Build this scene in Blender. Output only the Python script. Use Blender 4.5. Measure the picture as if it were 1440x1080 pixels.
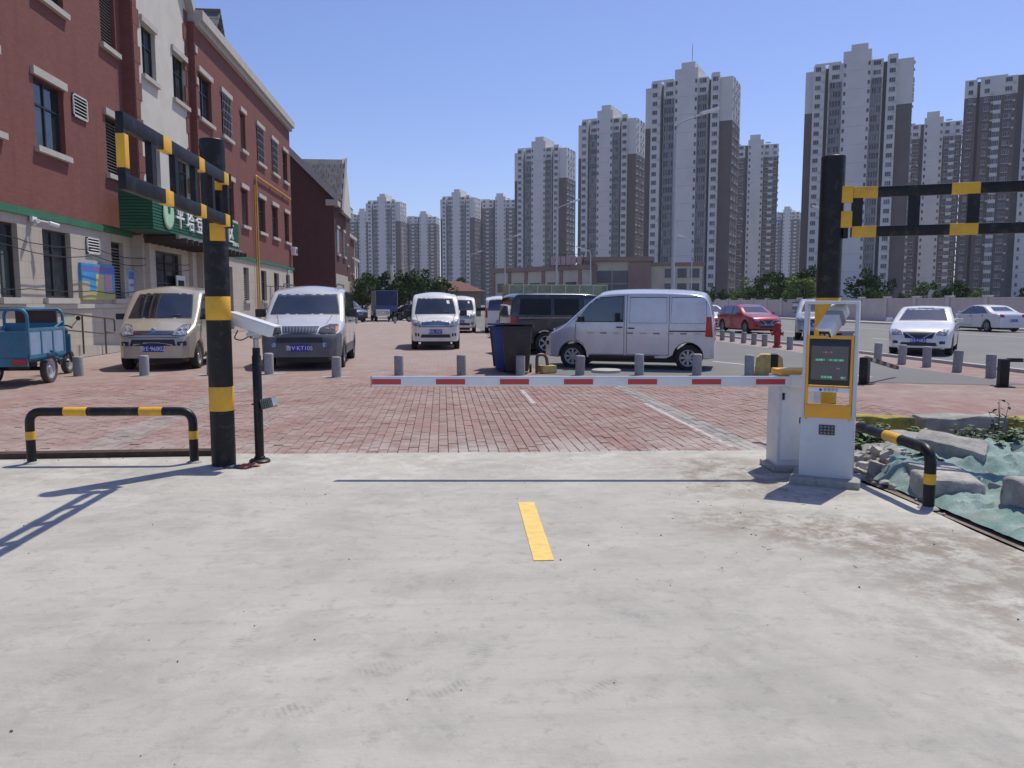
import bpy, bmesh, math, random
from mathutils import Vector, Matrix, noise
from mathutils.bvhtree import BVHTree
R = math.radians
scene = bpy.context.scene
for o in list(bpy.data.objects): bpy.data.objects.remove(o, do_unlink=True)
COL = scene.collection

# ------------------------------------------------------------------ camera
CAM_H, YAW, PITCH = 1.55, math.atan(98/1110.), math.atan(114/1110.)
cam_d = bpy.data.cameras.new('camera'); cam = bpy.data.objects.new('camera', cam_d); COL.objects.link(cam)
cam_d.sensor_width = 36; cam_d.lens = 1110/1440*36; cam_d.clip_start = 0.05; cam_d.clip_end = 6000
cam.location = (0, 0, CAM_H); cam.rotation_euler = (math.pi/2 - PITCH, 0, -YAW)
scene.camera = cam
# ------------------------------------------------------------------ sky and sun
SUN_EL, SUN_AZ = R(63.5), R(44.5)          # azimuth clockwise from +Y
world = bpy.data.worlds.new('World'); scene.world = world; world.use_nodes = True
wn = world.node_tree.nodes; wl = world.node_tree.links
bg = wn['Background']; sky = wn.new('ShaderNodeTexSky'); sky.sky_type = 'NISHITA'; sky.sun_disc = False
sky.sun_elevation = SUN_EL; sky.sun_rotation = SUN_AZ; sky.air_density = 1.0; sky.dust_density = 0.5; sky.ozone_density = 2.0
skt = wn.new('ShaderNodeMix'); skt.data_type = 'RGBA'; skt.blend_type = 'MULTIPLY'; skt.inputs[0].default_value = 1; skt.inputs[7].default_value = (.86, .86, 1.12, 1)
wl.new(sky.outputs[0], skt.inputs[6]); wl.new(skt.outputs[2], bg.inputs[0]); bg.inputs[1].default_value = 0.126
sd = bpy.data.lights.new('sun', 'SUN'); sd.energy = 4.0; sd.angle = R(0.53); sd.color = (1, 0.937, 0.81)
sun = bpy.data.objects.new('sun', sd); COL.objects.link(sun)
sv = Vector((math.sin(SUN_AZ)*math.cos(SUN_EL), math.cos(SUN_AZ)*math.cos(SUN_EL), math.sin(SUN_EL)))
sun.rotation_euler = sv.to_track_quat('Z', 'Y').to_euler(); sun.location = (20, 20, 60)
# ------------------------------------------------------------------ exposure
vs = scene.view_settings; vs.view_transform = 'Standard'; vs.look = 'None'; vs.gamma = 1.0; vs.exposure = 0.0
vs.use_curve_mapping = False
scene.cycles.max_bounces = 6; scene.cycles.transparent_max_bounces = 8

# ================================================================== helpers
def N(t, kind, **kw):
    n = t.nodes.new(kind)
    for k, v in kw.items(): setattr(n, k, v)
    return n
def mixc(t, fac, a, b, mode='MIX'):
    n = t.nodes.new('ShaderNodeMix'); n.data_type = 'RGBA'; n.blend_type = mode
    for i, v in ((0, fac), (6, a), (7, b)):
        if hasattr(v, 'is_output') or hasattr(v, 'links'): t.links.new(v, n.inputs[i])
        else: n.inputs[i].default_value = v if i == 0 else (*v[:3], 1)
    return n.outputs[2]
def mth(t, op, a, b=None, c=None, clamp=False):
    n = t.nodes.new('ShaderNodeMath'); n.operation = op; n.use_clamp = clamp
    for i, v in enumerate((a, b, c)):
        if v is None: continue
        if hasattr(v, 'links'): t.links.new(v, n.inputs[i])
        else: n.inputs[i].default_value = v
    return n.outputs[0]
def ramp(t, fac, lo, hi):
    n = t.nodes.new('ShaderNodeMapRange'); n.clamp = True; n.interpolation_type = 'SMOOTHSTEP'
    t.links.new(fac, n.inputs[0]); n.inputs[1].default_value = lo; n.inputs[2].default_value = hi
    return n.outputs[0]
def nz(t, vec, scale, detail=4, rough=.6, dist=0):
    n = t.nodes.new('ShaderNodeTexNoise'); n.inputs['Scale'].default_value = scale; n.inputs['Detail'].default_value = detail
    n.inputs['Roughness'].default_value = rough; n.inputs['Distortion'].default_value = dist
    if vec is not None: t.links.new(vec, n.inputs['Vector'])
    return n.outputs[0]
def newmat(name):
    m = bpy.data.materials.new(name); m.use_nodes = True
    return m, m.node_tree, m.node_tree.nodes['Principled BSDF']
def setbump(t, b, h, strength, dist=.01):
    n = t.nodes.new('ShaderNodeBump'); n.inputs['Strength'].default_value = strength; n.inputs['Distance'].default_value = dist
    t.links.new(h, n.inputs['Height']); t.links.new(n.outputs[0], b.inputs['Normal'])
_m = {}
def mat(name, col, rough=.6, metal=0., var=.12, scale=6., bump=0., bscale=60., spec=.5, coat=0., orand=0., dirt=None):
    """plain procedural surface: base colour with uneven tone, optional per-object tone, dirt patches and fine relief"""
    if name in _m: return _m[name]
    m, t, b = newmat(name); _m[name] = m
    pos = N(t, 'ShaderNodeTexCoord').outputs['Object']
    n1 = nz(t, pos, scale, 5, .65)
    lo = tuple(c*(1-var) for c in col); hi = tuple(min(1, c*(1+var)) for c in col)
    c = mixc(t, ramp(t, n1, .3, .7), lo, hi)
    if orand:
        r = N(t, 'ShaderNodeObjectInfo').outputs['Random']
        c = mixc(t, 1.0, c, mixc(t, r, (1-orand,)*3, (1+orand,)*3), 'MULTIPLY')
    if dirt:
        n2 = nz(t, pos, dirt[1], 6, .7, .5)
        c = mixc(t, mth(t, 'MULTIPLY', ramp(t, n2, .5, .75), dirt[2]), c, dirt[0])
    t.links.new(c, b.inputs['Base Color'])
    b.inputs['Roughness'].default_value = rough; b.inputs['Metallic'].default_value = metal
    b.inputs['Specular IOR Level'].default_value = spec
    if coat: b.inputs['Coat Weight'].default_value = coat; b.inputs['Coat Roughness'].default_value = .05
    if bump: setbump(t, b, nz(t, pos, bscale, 4, .6), bump)
    return m
def paint(name, col, metal=0.3, rough=.32):
    return mat(name, col, rough, metal, .05, 3, coat=.8, dirt=((.33, .30, .26), 3.5, .2))
def emat(name, col, s):
    if name in _m: return _m[name]
    m, t, b = newmat(name); _m[name] = m
    b.inputs['Base Color'].default_value = (*col, 1); b.inputs['Emission Color'].default_value = (*col, 1); b.inputs['Emission Strength'].default_value = s
    return m

def link(o, parent=None):
    COL.objects.link(o)
    if parent is not None: o.parent = parent
    return o
def obj(name, bm, m, parent=None, smooth=False):
    me = bpy.data.meshes.new(name)
    bm.normal_update(); bm.to_mesh(me); bm.free()
    for mm in (m if isinstance(m, (list, tuple)) else [m]): me.materials.append(mm)
    if smooth:
        for p in me.polygons: p.use_smooth = True
        me.set_sharp_from_angle(angle=R(38))
    return link(bpy.data.objects.new(name, me), parent)
def tag(o, label=None, cat=None, group=None, kind=None):
    for k, v in (('label', label), ('category', cat), ('group', group), ('kind', kind)):
        if v: o[k] = v
    return o
def thing(name, label, cat, loc=(0, 0, 0), rz=0, group=None):
    o = bpy.data.objects.new(name, None); o.empty_display_size = .2; COL.objects.link(o)
    o.location = loc; o.rotation_euler = (0, 0, rz)
    return tag(o, label, cat, group)
def copy_tree(o, parent=None):
    c = o.copy(); link(c, parent)
    for ch in o.children: copy_tree(ch, c)
    return c
def BM(): return bmesh.new()
def bx(bm, x0, x1, y0, y1, z0, z1, M=None, mi=0):
    vs_ = [bm.verts.new((x, y, z)) for z in (z0, z1) for y in (y0, y1) for x in (x0, x1)]
    for f in ((0,2,3,1),(4,5,7,6),(0,1,5,4),(2,6,7,3),(0,4,6,2),(1,3,7,5)):
        fc = bm.faces.new([vs_[i] for i in f]); fc.material_index = mi
    if M is not None: bmesh.ops.transform(bm, matrix=M, verts=vs_)
    return vs_
def cb(bm, c, s, M=None, mi=0):
    return bx(bm, c[0]-s[0]/2, c[0]+s[0]/2, c[1]-s[1]/2, c[1]+s[1]/2, c[2]-s[2]/2, c[2]+s[2]/2, M, mi)
def bevel(bm, w, seg=2):
    bmesh.ops.bevel(bm, geom=[e for e in bm.edges], offset=w, segments=seg, affect='EDGES', profile=.6)
    return bm
def box(name, c, s, m, parent=None, bev=0, rot=None, seg=2):
    bm = BM(); cb(bm, (0, 0, 0), s)
    if bev: bevel(bm, bev, seg)
    o = obj(name, bm, m, parent, smooth=bool(bev)); o.location = c
    if rot: o.rotation_euler = rot
    return o
def ring(c, ax, r, seg, up=None):
    ax = Vector(ax).normalized(); a = ax.orthogonal().normalized() if up is None else (Vector(up)-ax*ax.dot(Vector(up))).normalized()
    b = ax.cross(a); return [Vector(c)+r*(math.cos(2*math.pi*i/seg)*a+math.sin(2*math.pi*i/seg)*b) for i in range(seg)]
def tube(bm, pts, r, seg=12, cap=True, mi=0):
    pts = [Vector(p) for p in pts]; rs = r if isinstance(r, (list, tuple)) else [r]*len(pts)
    prev = None; first = None; up = None
    for i, p in enumerate(pts):
        d = (pts[min(i+1, len(pts)-1)]-pts[max(i-1, 0)]).normalized()
        if up is None: up = d.orthogonal()
        else: up = up - d*d.dot(up)
        vv = [bm.verts.new(q) for q in ring(p, d, rs[i], seg, up)]
        if prev:
            for k in range(seg):
                f = bm.faces.new((prev[k], prev[(k+1) % seg], vv[(k+1) % seg], vv[k])); f.material_index = mi; f.smooth = True
        else: first = vv
        prev = vv
    if cap:
        f = bm.faces.new(first[::-1]); f.material_index = mi; f = bm.faces.new(prev); f.material_index = mi
def lathe(bm, prof, seg=20, M=None, mi=0, cap=True):
    """profile of (radius, height) turned round Z"""
    rows = []; new = []
    for r, z in prof:
        row = [bm.verts.new((max(r, 1e-4)*math.cos(2*math.pi*i/seg), max(r, 1e-4)*math.sin(2*math.pi*i/seg), z)) for i in range(seg)]
        rows.append(row); new += row
    for a, b in zip(rows, rows[1:]):
        for k in range(seg):
            f = bm.faces.new((a[k], a[(k+1) % seg], b[(k+1) % seg], b[k])); f.material_index = mi; f.smooth = True
    if cap and prof[0][0] > 1e-3: bm.faces.new(rows[0][::-1]).material_index = mi
    if cap and prof[-1][0] > 1e-3: bm.faces.new(rows[-1]).material_index = mi
    if M is not None: bmesh.ops.transform(bm, matrix=M, verts=new)
def prism(bm, poly, z0, z1, M=None, mi=0):
    """polygon (x,y) extruded from z0 to z1"""
    a = [bm.verts.new((x, y, z0)) for x, y in poly]; b = [bm.verts.new((x, y, z1)) for x, y in poly]
    n = len(poly); bm.faces.new(a[::-1]).material_index = mi; bm.faces.new(b).material_index = mi
    for i in range(n):
        bm.faces.new((a[i], a[(i+1) % n], b[(i+1) % n], b[i])).material_index = mi
    if M is not None: bmesh.ops.transform(bm, matrix=M, verts=a+b)
def one(name, fn, m, parent=None, smooth=False):
    bm = BM(); fn(bm); return obj(name, bm, m, parent, smooth)
def fillet(pts, r, n=6):
    """round the inner corners of a polyline"""
    pts = [Vector(p) for p in pts]; out = [pts[0]]
    for a, b, c in zip(pts, pts[1:], pts[2:]):
        u = (a-b).normalized(); v = (c-b).normalized()
        p0 = b+u*r; p1 = b+v*r
        for i in range(n+1):
            s = i/n; out.append(p0*(1-s)**2+b*2*s*(1-s)+p1*s*s)
    out.append(pts[-1]); return out
def text(name, s, size, m, parent, loc, rot, align='CENTER', extrude=.002):
    c = bpy.data.curves.new(name, 'FONT'); c.body = s; c.size = size; c.align_x = align; c.align_y = 'CENTER'; c.extrude = extrude
    tmp = bpy.data.objects.new(name, c); COL.objects.link(tmp)
    dg = bpy.context.evaluated_depsgraph_get(); me = bpy.data.meshes.new_from_object(tmp.evaluated_get(dg), depsgraph=dg)
    bpy.data.objects.remove(tmp); bpy.data.curves.remove(c); me.materials.clear(); me.materials.append(m); me.name = name
    o = link(bpy.data.objects.new(name, me), parent); o.location = loc; o.rotation_euler = rot
    return o
def sheet(name, poly, z, m, kind='structure', cuts=0):
    bm = BM(); f = bm.faces.new([bm.verts.new((x, y, z)) for x, y in poly])
    return tag(obj(name, bm, m), kind=kind)

# ------------------------------------------------------------------ shared materials
BLACK = mat('black_paint', (.0085, .0088, .0095), .42, 0, .25, 4, spec=.35, dirt=((.13, .12, .105), 9, .4), bump=.08, bscale=90)
YELLOW = mat('yellow_paint', (.78, .42, .03), .45, 0, .1, 5, dirt=((.3, .2, .08), 7, .4))
WHITE = mat('white_enamel', (.74, .75, .75), .35, 0, .04, 4, coat=.2, dirt=((.45, .42, .38), 6, .25))
GREYW = mat('pale_grey_enamel', (.60, .63, .66), .4, 0, .04, 4, dirt=((.4, .38, .35), 5, .3))
ORANGE = mat('orange_enamel', (.85, .40, .03), .4, 0, .06, 4)
DARK = mat('dark_rubber', (.02, .02, .021), .75, 0, .2, 8)
STEEL = mat('steel', (.45, .45, .45), .35, .9, .1, 8)
GLASS = mat('tinted_glass', (.014, .018, .026), .03, 0, .5, 3, spec=1.0, coat=.8)
BGLASS = mat('building_glass', (.02, .028, .035), .06, 0, .2, .6, spec=.8)
RED = mat('red_film', (.52, .05, .05), .4, 0, .08, 8)
# ================================================================== ground, paving, roads
def ellipse_mask(t, sx, sy, cx, cy, rx, ry, ang=0, soft=.5):
    """1 inside, 0 outside"""
    ca, sa = math.cos(ang), math.sin(ang)
    dx = mth(t, 'SUBTRACT', sx, cx); dy = mth(t, 'SUBTRACT', sy, cy)
    a = mth(t, 'ADD', mth(t, 'MULTIPLY', dx, ca), mth(t, 'MULTIPLY', dy, sa))
    b = mth(t, 'SUBTRACT', mth(t, 'MULTIPLY', dy, ca), mth(t, 'MULTIPLY', dx, sa))
    d = mth(t, 'ADD', mth(t, 'POWER', mth(t, 'ABSOLUTE', mth(t, 'DIVIDE', a, rx)), 2), mth(t, 'POWER', mth(t, 'ABSOLUTE', mth(t, 'DIVIDE', b, ry)), 2))
    n = t.nodes.new('ShaderNodeMapRange'); n.clamp = True; n.interpolation_type = 'SMOOTHSTEP'; t.links.new(d, n.inputs[0])
    n.inputs[1].default_value = 1+soft; n.inputs[2].default_value = max(0, 1-soft); return n.outputs[0], a, b
def concrete_material():
    m, t, b = newmat('poured_concrete')
    pos = N(t, 'ShaderNodeNewGeometry').outputs['Position']
    sp = N(t, 'ShaderNodeSeparateXYZ'); t.links.new(pos, sp.inputs[0]); X, Y = sp.outputs[0], sp.outputs[1]
    big = nz(t, pos, .55, 6, .6, .6); mid = nz(t, pos, 2.3, 7, .7, .4); fine = nz(t, pos, 45, 5, .7)
    # trowel sweeps: noise stretched across the drive
    mp = N(t, 'ShaderNodeMapping'); t.links.new(pos, mp.inputs[0]); mp.inputs['Rotation'].default_value = (0, 0, R(24)); mp.inputs['Scale'].default_value = (.5, 3.2, 1)
    swp = nz(t, mp.outputs[0], 1.6, 7, .7, .8)
    c = mixc(t, ramp(t, big, .3, .72), (.385, .37, .325), (.465, .448, .395))
    c = mixc(t, mth(t, 'MULTIPLY', ramp(t, swp, .45, .7), .3), c, (.285, .278, .258))
    c = mixc(t, mth(t, 'MULTIPLY', ramp(t, nz(t, pos, 5.5, 8, .78, .6), .52, .72), .28), c, (.27, .262, .245))
    c = mixc(t, mth(t, 'MULTIPLY', ramp(t, mid, .5, .72), .45), c, (.47, .452, .408))
    # chalky cement dust along the far edge and the right side
    dust = mth(t, 'MAXIMUM', ramp(t, Y, 5.2, 7.9), ramp(t, X, 1.2, 3.4))
    dn = nz(t, pos, 2.2, 9, .76, .25)
    c = mixc(t, mth(t, 'MULTIPLY', mth(t, 'MULTIPLY', dust, ramp(t, dn, .42, .62)), .62), c, (.60, .575, .52))
    # brownish soil trodden in
    for (cx, cy, rx, ry, an, k) in ((2.6, 5.05, 1.0, .45, -.5, .95), (3.15, 4.3, .8, .8, -.6, .9), (2.6, 6.95, .6, .8, .2, .95), (2.5, 3.1, .9, .28, -.9, .45), (3.0, 3.3, .5, .9, 0, .5), (2.6, 6.1, .8, .25, -.2, .5), (-3.3, 7.2, 1.2, .35, .05, .3)):
        e, _, _ = ellipse_mask(t, X, Y, cx, cy, rx, ry, an, .95)
        sn = nz(t, pos, 4.2, 9, .78, .2)
        c = mixc(t, mth(t, 'MULTIPLY', mth(t, 'MULTIPLY', e, ramp(t, sn, .40, .60)), k), c, (.235, .195, .155))
    # pebbly speckle inside the soil at the cabinet
    # shoe prints
    for (cx, cy, an) in ((.15, 3.35, 1.3), (-.25, 3.27, .3), (.01, 3.06, .35), (-.16, 4.28, 1.4), (-.9, 3.64, 1.2), (-1.57, 3.34, 1.0), (-.55, 2.95, .4), (.62, 3.0, .5), (.95, 3.75, -.9)):
        e, a, bb = ellipse_mask(t, X, Y, cx, cy, .13, .055, an, .7)
        st = mth(t, 'SINE', mth(t, 'MULTIPLY', a, 260.0))
        st = mth(t, 'MULTIPLY_ADD', st, .5, .5)
        pn = ramp(t, nz(t, pos, 14, 4, .6), .35, .7)
        c = mixc(t, mth(t, 'MULTIPLY', mth(t, 'MULTIPLY', e, mth(t, 'MULTIPLY_ADD', st, .7, .3)), mth(t, 'MULTIPLY', pn, .62)), c, (.19, .186, .175))
    # faint curved tyre scuffs
    for (cx, cy, rad, w, k) in ((-3.2, 1.0, 5.1, .07, .3), (-3.2, 1.0, 5.35, .06, .25), (6.5, 9.5, 6.6, .09, .22), (6.5, 9.5, 6.95, .07, .2)):
        dx = mth(t, 'SUBTRACT', X, cx); dy = mth(t, 'SUBTRACT', Y, cy)
        rr = mth(t, 'SQRT', mth(t, 'ADD', mth(t, 'MULTIPLY', dx, dx), mth(t, 'MULTIPLY', dy, dy)))
        band = ramp(t, mth(t, 'ABSOLUTE', mth(t, 'SUBTRACT', rr, rad)), w, 0.0)
        c = mixc(t, mth(t, 'MULTIPLY', mth(t, 'MULTIPLY', band, ramp(t, mid, .4, .68)), k), c, (.24, .24, .235))
    # darker worn blotches
    c = mixc(t, mth(t, 'MULTIPLY', ramp(t, nz(t, pos, 1.1, 8, .72, .3), .46, .64), .5), c, (.29, .28, .25))
    c = mixc(t, mth(t, 'MULTIPLY', ramp(t, nz(t, pos, 9, 7, .75, .2), .53, .66), .42), c, (.235, .227, .207))
    c = mixc(t, mth(t, 'MULTIPLY', ramp(t, nz(t, pos, 3.4, 8, .75, .2), .56, .70), .4), c, (.52, .50, .46))
    spk = nz(t, pos, 26, 6, .8)
    c = mixc(t, mth(t, 'MULTIPLY', ramp(t, spk, .62, .74), .55), c, (.17, .16, .145))
    # hairline cracks and grains
    c = mixc(t, mth(t, 'MULTIPLY', ramp(t, fine, .58, .76), .34), c, (.24, .235, .225))
    c = mixc(t, mth(t, 'MULTIPLY', ramp(t, nz(t, pos, 120, 3, .6), .55, .75), .2), c, (.56, .55, .53))
    t.links.new(c, b.inputs['Base Color']); b.inputs['Roughness'].default_value = .82; b.inputs['Specular IOR Level'].default_value = .3
    setbump(t, b, mth(t, 'ADD', mth(t, 'MULTIPLY', fine, .5), mth(t, 'MULTIPLY', swp, 1.5)), .5, .012)
    return m
def paver_material(name, tex):
    m, t, b = newmat(name)
    g = N(t, 'ShaderNodeNewGeometry'); pos = g.outputs['Position']
    sp = N(t, 'ShaderNodeSeparateXYZ'); t.links.new(pos, sp.inputs[0]); X, Y = sp.outputs[0], sp.outputs[1]
    rnd = mth(t, 'FRACT', mth(t, 'ADD', g.outputs['Random Per Island'], N(t, 'ShaderNodeObjectInfo').outputs['Random']))
    big = nz(t, pos, .35, 5, .6, .5); mid = nz(t, pos, 1.7, 6, .7)
    red = mixc(t, ramp(t, big, .35, .65), (.27, .16, .14), (.29, .205, .178))
    jm = None
    if tex:
        mp = N(t, 'ShaderNodeMapping'); t.links.new(pos, mp.inputs[0]); mp.inputs['Rotation'].default_value = (0, 0, math.pi/2)
        br = N(t, 'ShaderNodeTexBrick'); t.links.new(mp.outputs[0], br.inputs['Vector'])
        br.inputs['Scale'].default_value = 1; br.inputs['Brick Width'].default_value = .215; br.inputs['Row Height'].default_value = .108; br.inputs['Mortar Size'].default_value = .004
        br.inputs['Color1'].default_value = (0, 0, 0, 1); br.inputs['Color2'].default_value = (1, 1, 1, 1); br.inputs['Mortar'].default_value = (.5, .5, .5, 1)
        br.inputs['Bias'].default_value = 0; rnd = br.outputs['Color']; jm = br.outputs['Fac']
    c = mixc(t, 1, red, mixc(t, rnd, (.89, .89, .89), (1.11, 1.10, 1.09)), 'MULTIPLY')
    # grey paver courses running away from the gate
    def band(x0, x1, s=.02):
        return mth(t, 'MULTIPLY', ramp(t, X, x0-s, x0+s), ramp(t, X, x1+s, x1-s))
    grey = mixc(t, 1, (.27, .27, .255), mixc(t, rnd, (.8,)*3, (1.2,)*3), 'MULTIPLY')
    gb = mth(t, 'ADD', mth(t, 'MULTIPLY', band(-3.95, -3.5), .6), band(3.18, 3.45), clamp=True)
    c = mixc(t, mth(t, 'MULTIPLY', gb, .85), c, grey)
    # further back the paving is paler and dustier
    far = mth(t, 'MULTIPLY', ramp(t, Y, 16, 24), .62)
    c = mixc(t, far, c, (.34, .285, .265))
    # cement dust by the slab edge, worn dirty lanes
    ed = mth(t, 'MULTIPLY', ramp(t, Y, 9.4, 8.1), ramp(t, mid, .38, .6))
    c = mixc(t, mth(t, 'MULTIPLY', ed, .75), c, (.44, .42, .39))
    c = mixc(t, mth(t, 'MULTIPLY', ramp(t, mid, .42, .70), .62), c, (.37, .31, .28))
    c = mixc(t, mth(t, 'MULTIPLY', ramp(t, nz(t, pos, .9, 7, .75, .4), .55, .68), .4), c, (.20, .155, .14))
    c = mixc(t, mth(t, 'MULTIPLY', ramp(t, nz(t, pos, 25, 4, .7), .6, .8), .35), c, (.16, .12, .11))
    if jm is not None: c = mixc(t, mth(t, 'MULTIPLY', jm, .5), c, (.17, .14, .125))
    t.links.new(c, b.inputs['Base Color']); b.inputs['Roughness'].default_value = .85; b.inputs['Specular IOR Level'].default_value = .3
    setbump(t, b, nz(t, pos, 70, 4, .7), .3, .006)
    return m
def asphalt_material(name, c0, c1):
    m, t, b = newmat(name); pos = N(t, 'ShaderNodeNewGeometry').outputs['Position']
    c = mixc(t, ramp(t, nz(t, pos, .25, 6, .65, .5), .3, .7), c0, c1)
    c = mixc(t, mth(t, 'MULTIPLY', ramp(t, nz(t, pos, 40, 5, .7), .5, .75), .4), c, tuple(x*1.5 for x in c1))
    c = mixc(t, mth(t, 'MULTIPLY', ramp(t, nz(t, pos, 1.3, 6, .75, 1), .58, .75), .3), c, tuple(x*.6 for x in c0))
    t.links.new(c, b.inputs['Base Color']); b.inputs['Roughness'].default_value = .88; b.inputs['Specular IOR Level'].default_value = .3
    setbump(t, b, nz(t, pos, 60, 4, .7), .3, .006); return m
CONC = concrete_material(); PAVER = paver_material('paver_brick', False); PAVTEX = paver_material('paver_field', True)
LOT = asphalt_material('lot_asphalt', (.155, .152, .15), (.19, .185, .18)); ROAD = asphalt_material('road_asphalt', (.17, .168, .165), (.21, .205, .2))
SOIL = mat('soil', (.21, .175, .14), .95, 0, .4, 3, bump=.8, bscale=18, dirt=((.34, .31, .27), 6, .7))
EARTH = mat('far_ground', (.2, .19, .165), .95, 0, .2, .05)
LINE = mat('worn_white_line', (.55, .54, .51), .8, 0, .2, 9, dirt=((.3, .27, .25), 5, .8))
FAINT = mat('faint_white_line', (.44, .41, .39), .85, 0, .2, 9, dirt=((.30, .21, .19), 7, .95))
YLINE = mat('yellow_line_paint', (.80, .53, .15), .75, 0, .12, 14, dirt=((.55, .46, .28), 22, .55), bump=.2)
DARKJ = mat('joint_sand', (.25, .21, .185), .95, 0, .3, 20)
sheet('ground', [(-900, -60), (900, -60), (900, 2500), (-900, 2500)], -.09, EARTH)
EX = 8.06  # far edge of the concrete apron
def slab():
    bm = BM(); rnd = random.Random(4)
    far = []
    x = -14.0
    while x < 3.62: far.append((x, 8.35-.047*(x+4.5)+rnd.uniform(-.022, .022))); x += .14
    poly = [(-14, -12), (3.62, -12)] + [(3.62+rnd.uniform(-.02, .02), y) for y in [-2+.35*i for i in range(29)]] + far[::-1]
    prism(bm, poly, -.2, 0.0); return bm
tag(obj('concrete_apron', slab(), CONC), kind='structure')
sheet('brick_paving', [(-11.6, 7.7), (10.5, 6.9), (10.5, 14.3), (3.2, 16.9), (3.2, 17.2), (-11.6, 17.2)], -.030, DARKJ)
sheet('paving_field', [(-11.6, 15.45), (7.3, 15.45), (3.2, 16.9), (2.6, 60), (-11.6, 60)], -.009, PAVTEX)
sheet('paving_side', [(-11.6, 7.9), (-6.6, 7.9), (-6.6, 15.46), (-11.6, 15.46)], -.009, PAVTEX)
sheet('paving_side', [(6.7, 6.9), (11.25, 6.9), (11.25, 14.12), (10.4, 14.12), (6.7, 15.6)], -.009, PAVTEX)
paving = bpy.data.objects['brick_paving']
sheet('parking_lot', [(2.2, 17.2), (3.2, 16.4), (10.4, 14.1), (11.2, 14.1), (11.2, 110), (2.2, 110)], -.004, LOT)
sheet('lot_apron', [(-11.6, 50), (2.25, 50), (2.25, 110), (-11.6, 110)], -.021, mat('pale_paving', (.30, .26, .245), .9, 0, .15, .4, bump=.2))
sheet('sidewalk', [(11.2, 6), (13.0, 6), (13.0, 200), (11.2, 200)], -.018, paver_material('sidewalk_paver', True))
sheet('road', [(13.05, -10), (33.2, -10), (33.2, 420), (13.05, 420)], -.03, ROAD)
# kerb between pavement and road, far verge
tag(one('kerb', lambda bm: [bx(bm, 12.98, 13.16, y, y+.985, -.12, .06) for y in range(6, 120)], mat('kerb_stone', (.42, .41, .39), .85, 0, .15, 3, bump=.2)), kind='structure')
sheet('far_pavement', [(33.1, 10), (36.4, 10), (36.4, 260), (33.1, 260)], .06, mat('verge_paving', (.34, .31, .285), .9, 0, .2, .8))
tag(one('far_kerb', lambda bm: bx(bm, 32.9, 33.15, 10, 260, -.1, .075), mat('kerb_stone', (.4, .4, .4))), kind='structure')
sheet('soil_strip', [(3.60, -3), (9.5, -3), (9.5, 6.95), (7.5, 8.2), (3.7, 8.45)], -.012, SOIL)
# road markings
for k in range(14):
    sheet('lane_line', [(19.2, 8+k*10), (19.35, 8+k*10), (19.35, 14+k*10), (19.2, 14+k*10)], -.024, LINE)
for x0 in (26.4, 13.7):
    sheet('edge_line', [(x0, 5), (x0+.14, 5), (x0+.14, 250), (x0, 250)], -.024, LINE)
for (a, b_) in (((7.2, 20.5), (9.0, 15.8)), ((9.6, 27), (6.5, 34)), ((3.0, 23), (5.2, 30))):
    d = Vector((b_[0]-a[0], b_[1]-a[1])).normalized(); n = Vector((-d.y, d.x))*.06
    sheet('bay_line', [(a[0]-n.x, a[1]-n.y), (b_[0]-n.x, b_[1]-n.y), (b_[0]+n.x, b_[1]+n.y), (a[0]+n.x, a[1]+n.y)], -.001, LINE)
# old parking lines on the pavers
def strip(name, p0, p1, w, z, m):
    d = Vector((p1[0]-p0[0], p1[1]-p0[1])).normalized(); n = Vector((-d.y, d.x))*w/2
    return sheet(name, [(p0[0]-n.x, p0[1]-n.y), (p0[0]+n.x, p0[1]+n.y), (p1[0]+n.x, p1[1]+n.y), (p1[0]-n.x, p1[1]-n.y)], z, m)
strip('paver_line', (1.41, 14.0), (1.41, 12.1), .07, -.003, FAINT)
strip('paver_line', (3.13, 12.0), (3.12, 8.2), .07, -.003, FAINT)
strip('yellow_line', (.64, 6.0), (.60, 4.6), .125, .004, YLINE)

# paving bricks, laid lengthwise away from the gate in staggered courses
def brick_mesh():
    bm = BM(); bx(bm, -.0505, .0505, -.104, .104, -.05, 0)
    bmesh.ops.bevel(bm, geom=[e for e in bm.edges if all(v.co.z > -.01 for v in e.verts)], offset=.005, segments=1, affect='EDGES')
    bmesh.ops.delete(bm, geom=[f for f in bm.faces if f.normal.z < -.9], context='FACES')
    me = bpy.data.meshes.new('brick'); bm.to_mesh(me); bm.free(); me.materials.append(PAVER); return me
BRK = brick_mesh(); rb = random.Random(7); spots = []
for i in range(-62, 64):
    x = i*.1065
    y0 = 8.24-.047*(x+4.5)
    for j in range(0, 36):
        y = y0 + .215*j + (.1075 if i % 2 else 0) + .02
        if x > 3.45 and y < 8.5: continue
        spots.append((x, y))
near = sorted([s for s in spots if -4.6 < s[0] < 3.1], key=lambda s: s[1])[:298]; ns = set(near)
for (x, y) in near:
    o = link(bpy.data.objects.new('brick', BRK), paving); o.location = (x, y, -.006+rb.uniform(-.006, .003)); o.rotation_euler = (rb.gauss(0, .012), rb.gauss(0, .018), rb.gauss(0, .012))
bv = [v.co.copy() for v in BRK.vertices]; bf = [tuple(p.vertices) for p in BRK.polygons]; vv, ff = [], []
for (x, y) in spots:
    if (x, y) in ns or y > 15.6: continue
    M = Matrix.Translation((x, y, -.006+rb.uniform(-.005, .003))) @ Matrix.Rotation(rb.gauss(0, .012), 4, 'Z') @ Matrix.Rotation(rb.gauss(0, .014), 4, 'Y') @ Matrix.Rotation(rb.gauss(0, .008), 4, 'X')
    k = len(vv); vv += [tuple(M @ c) for c in bv]; ff += [tuple(q+k for q in f) for f in bf]
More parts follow.
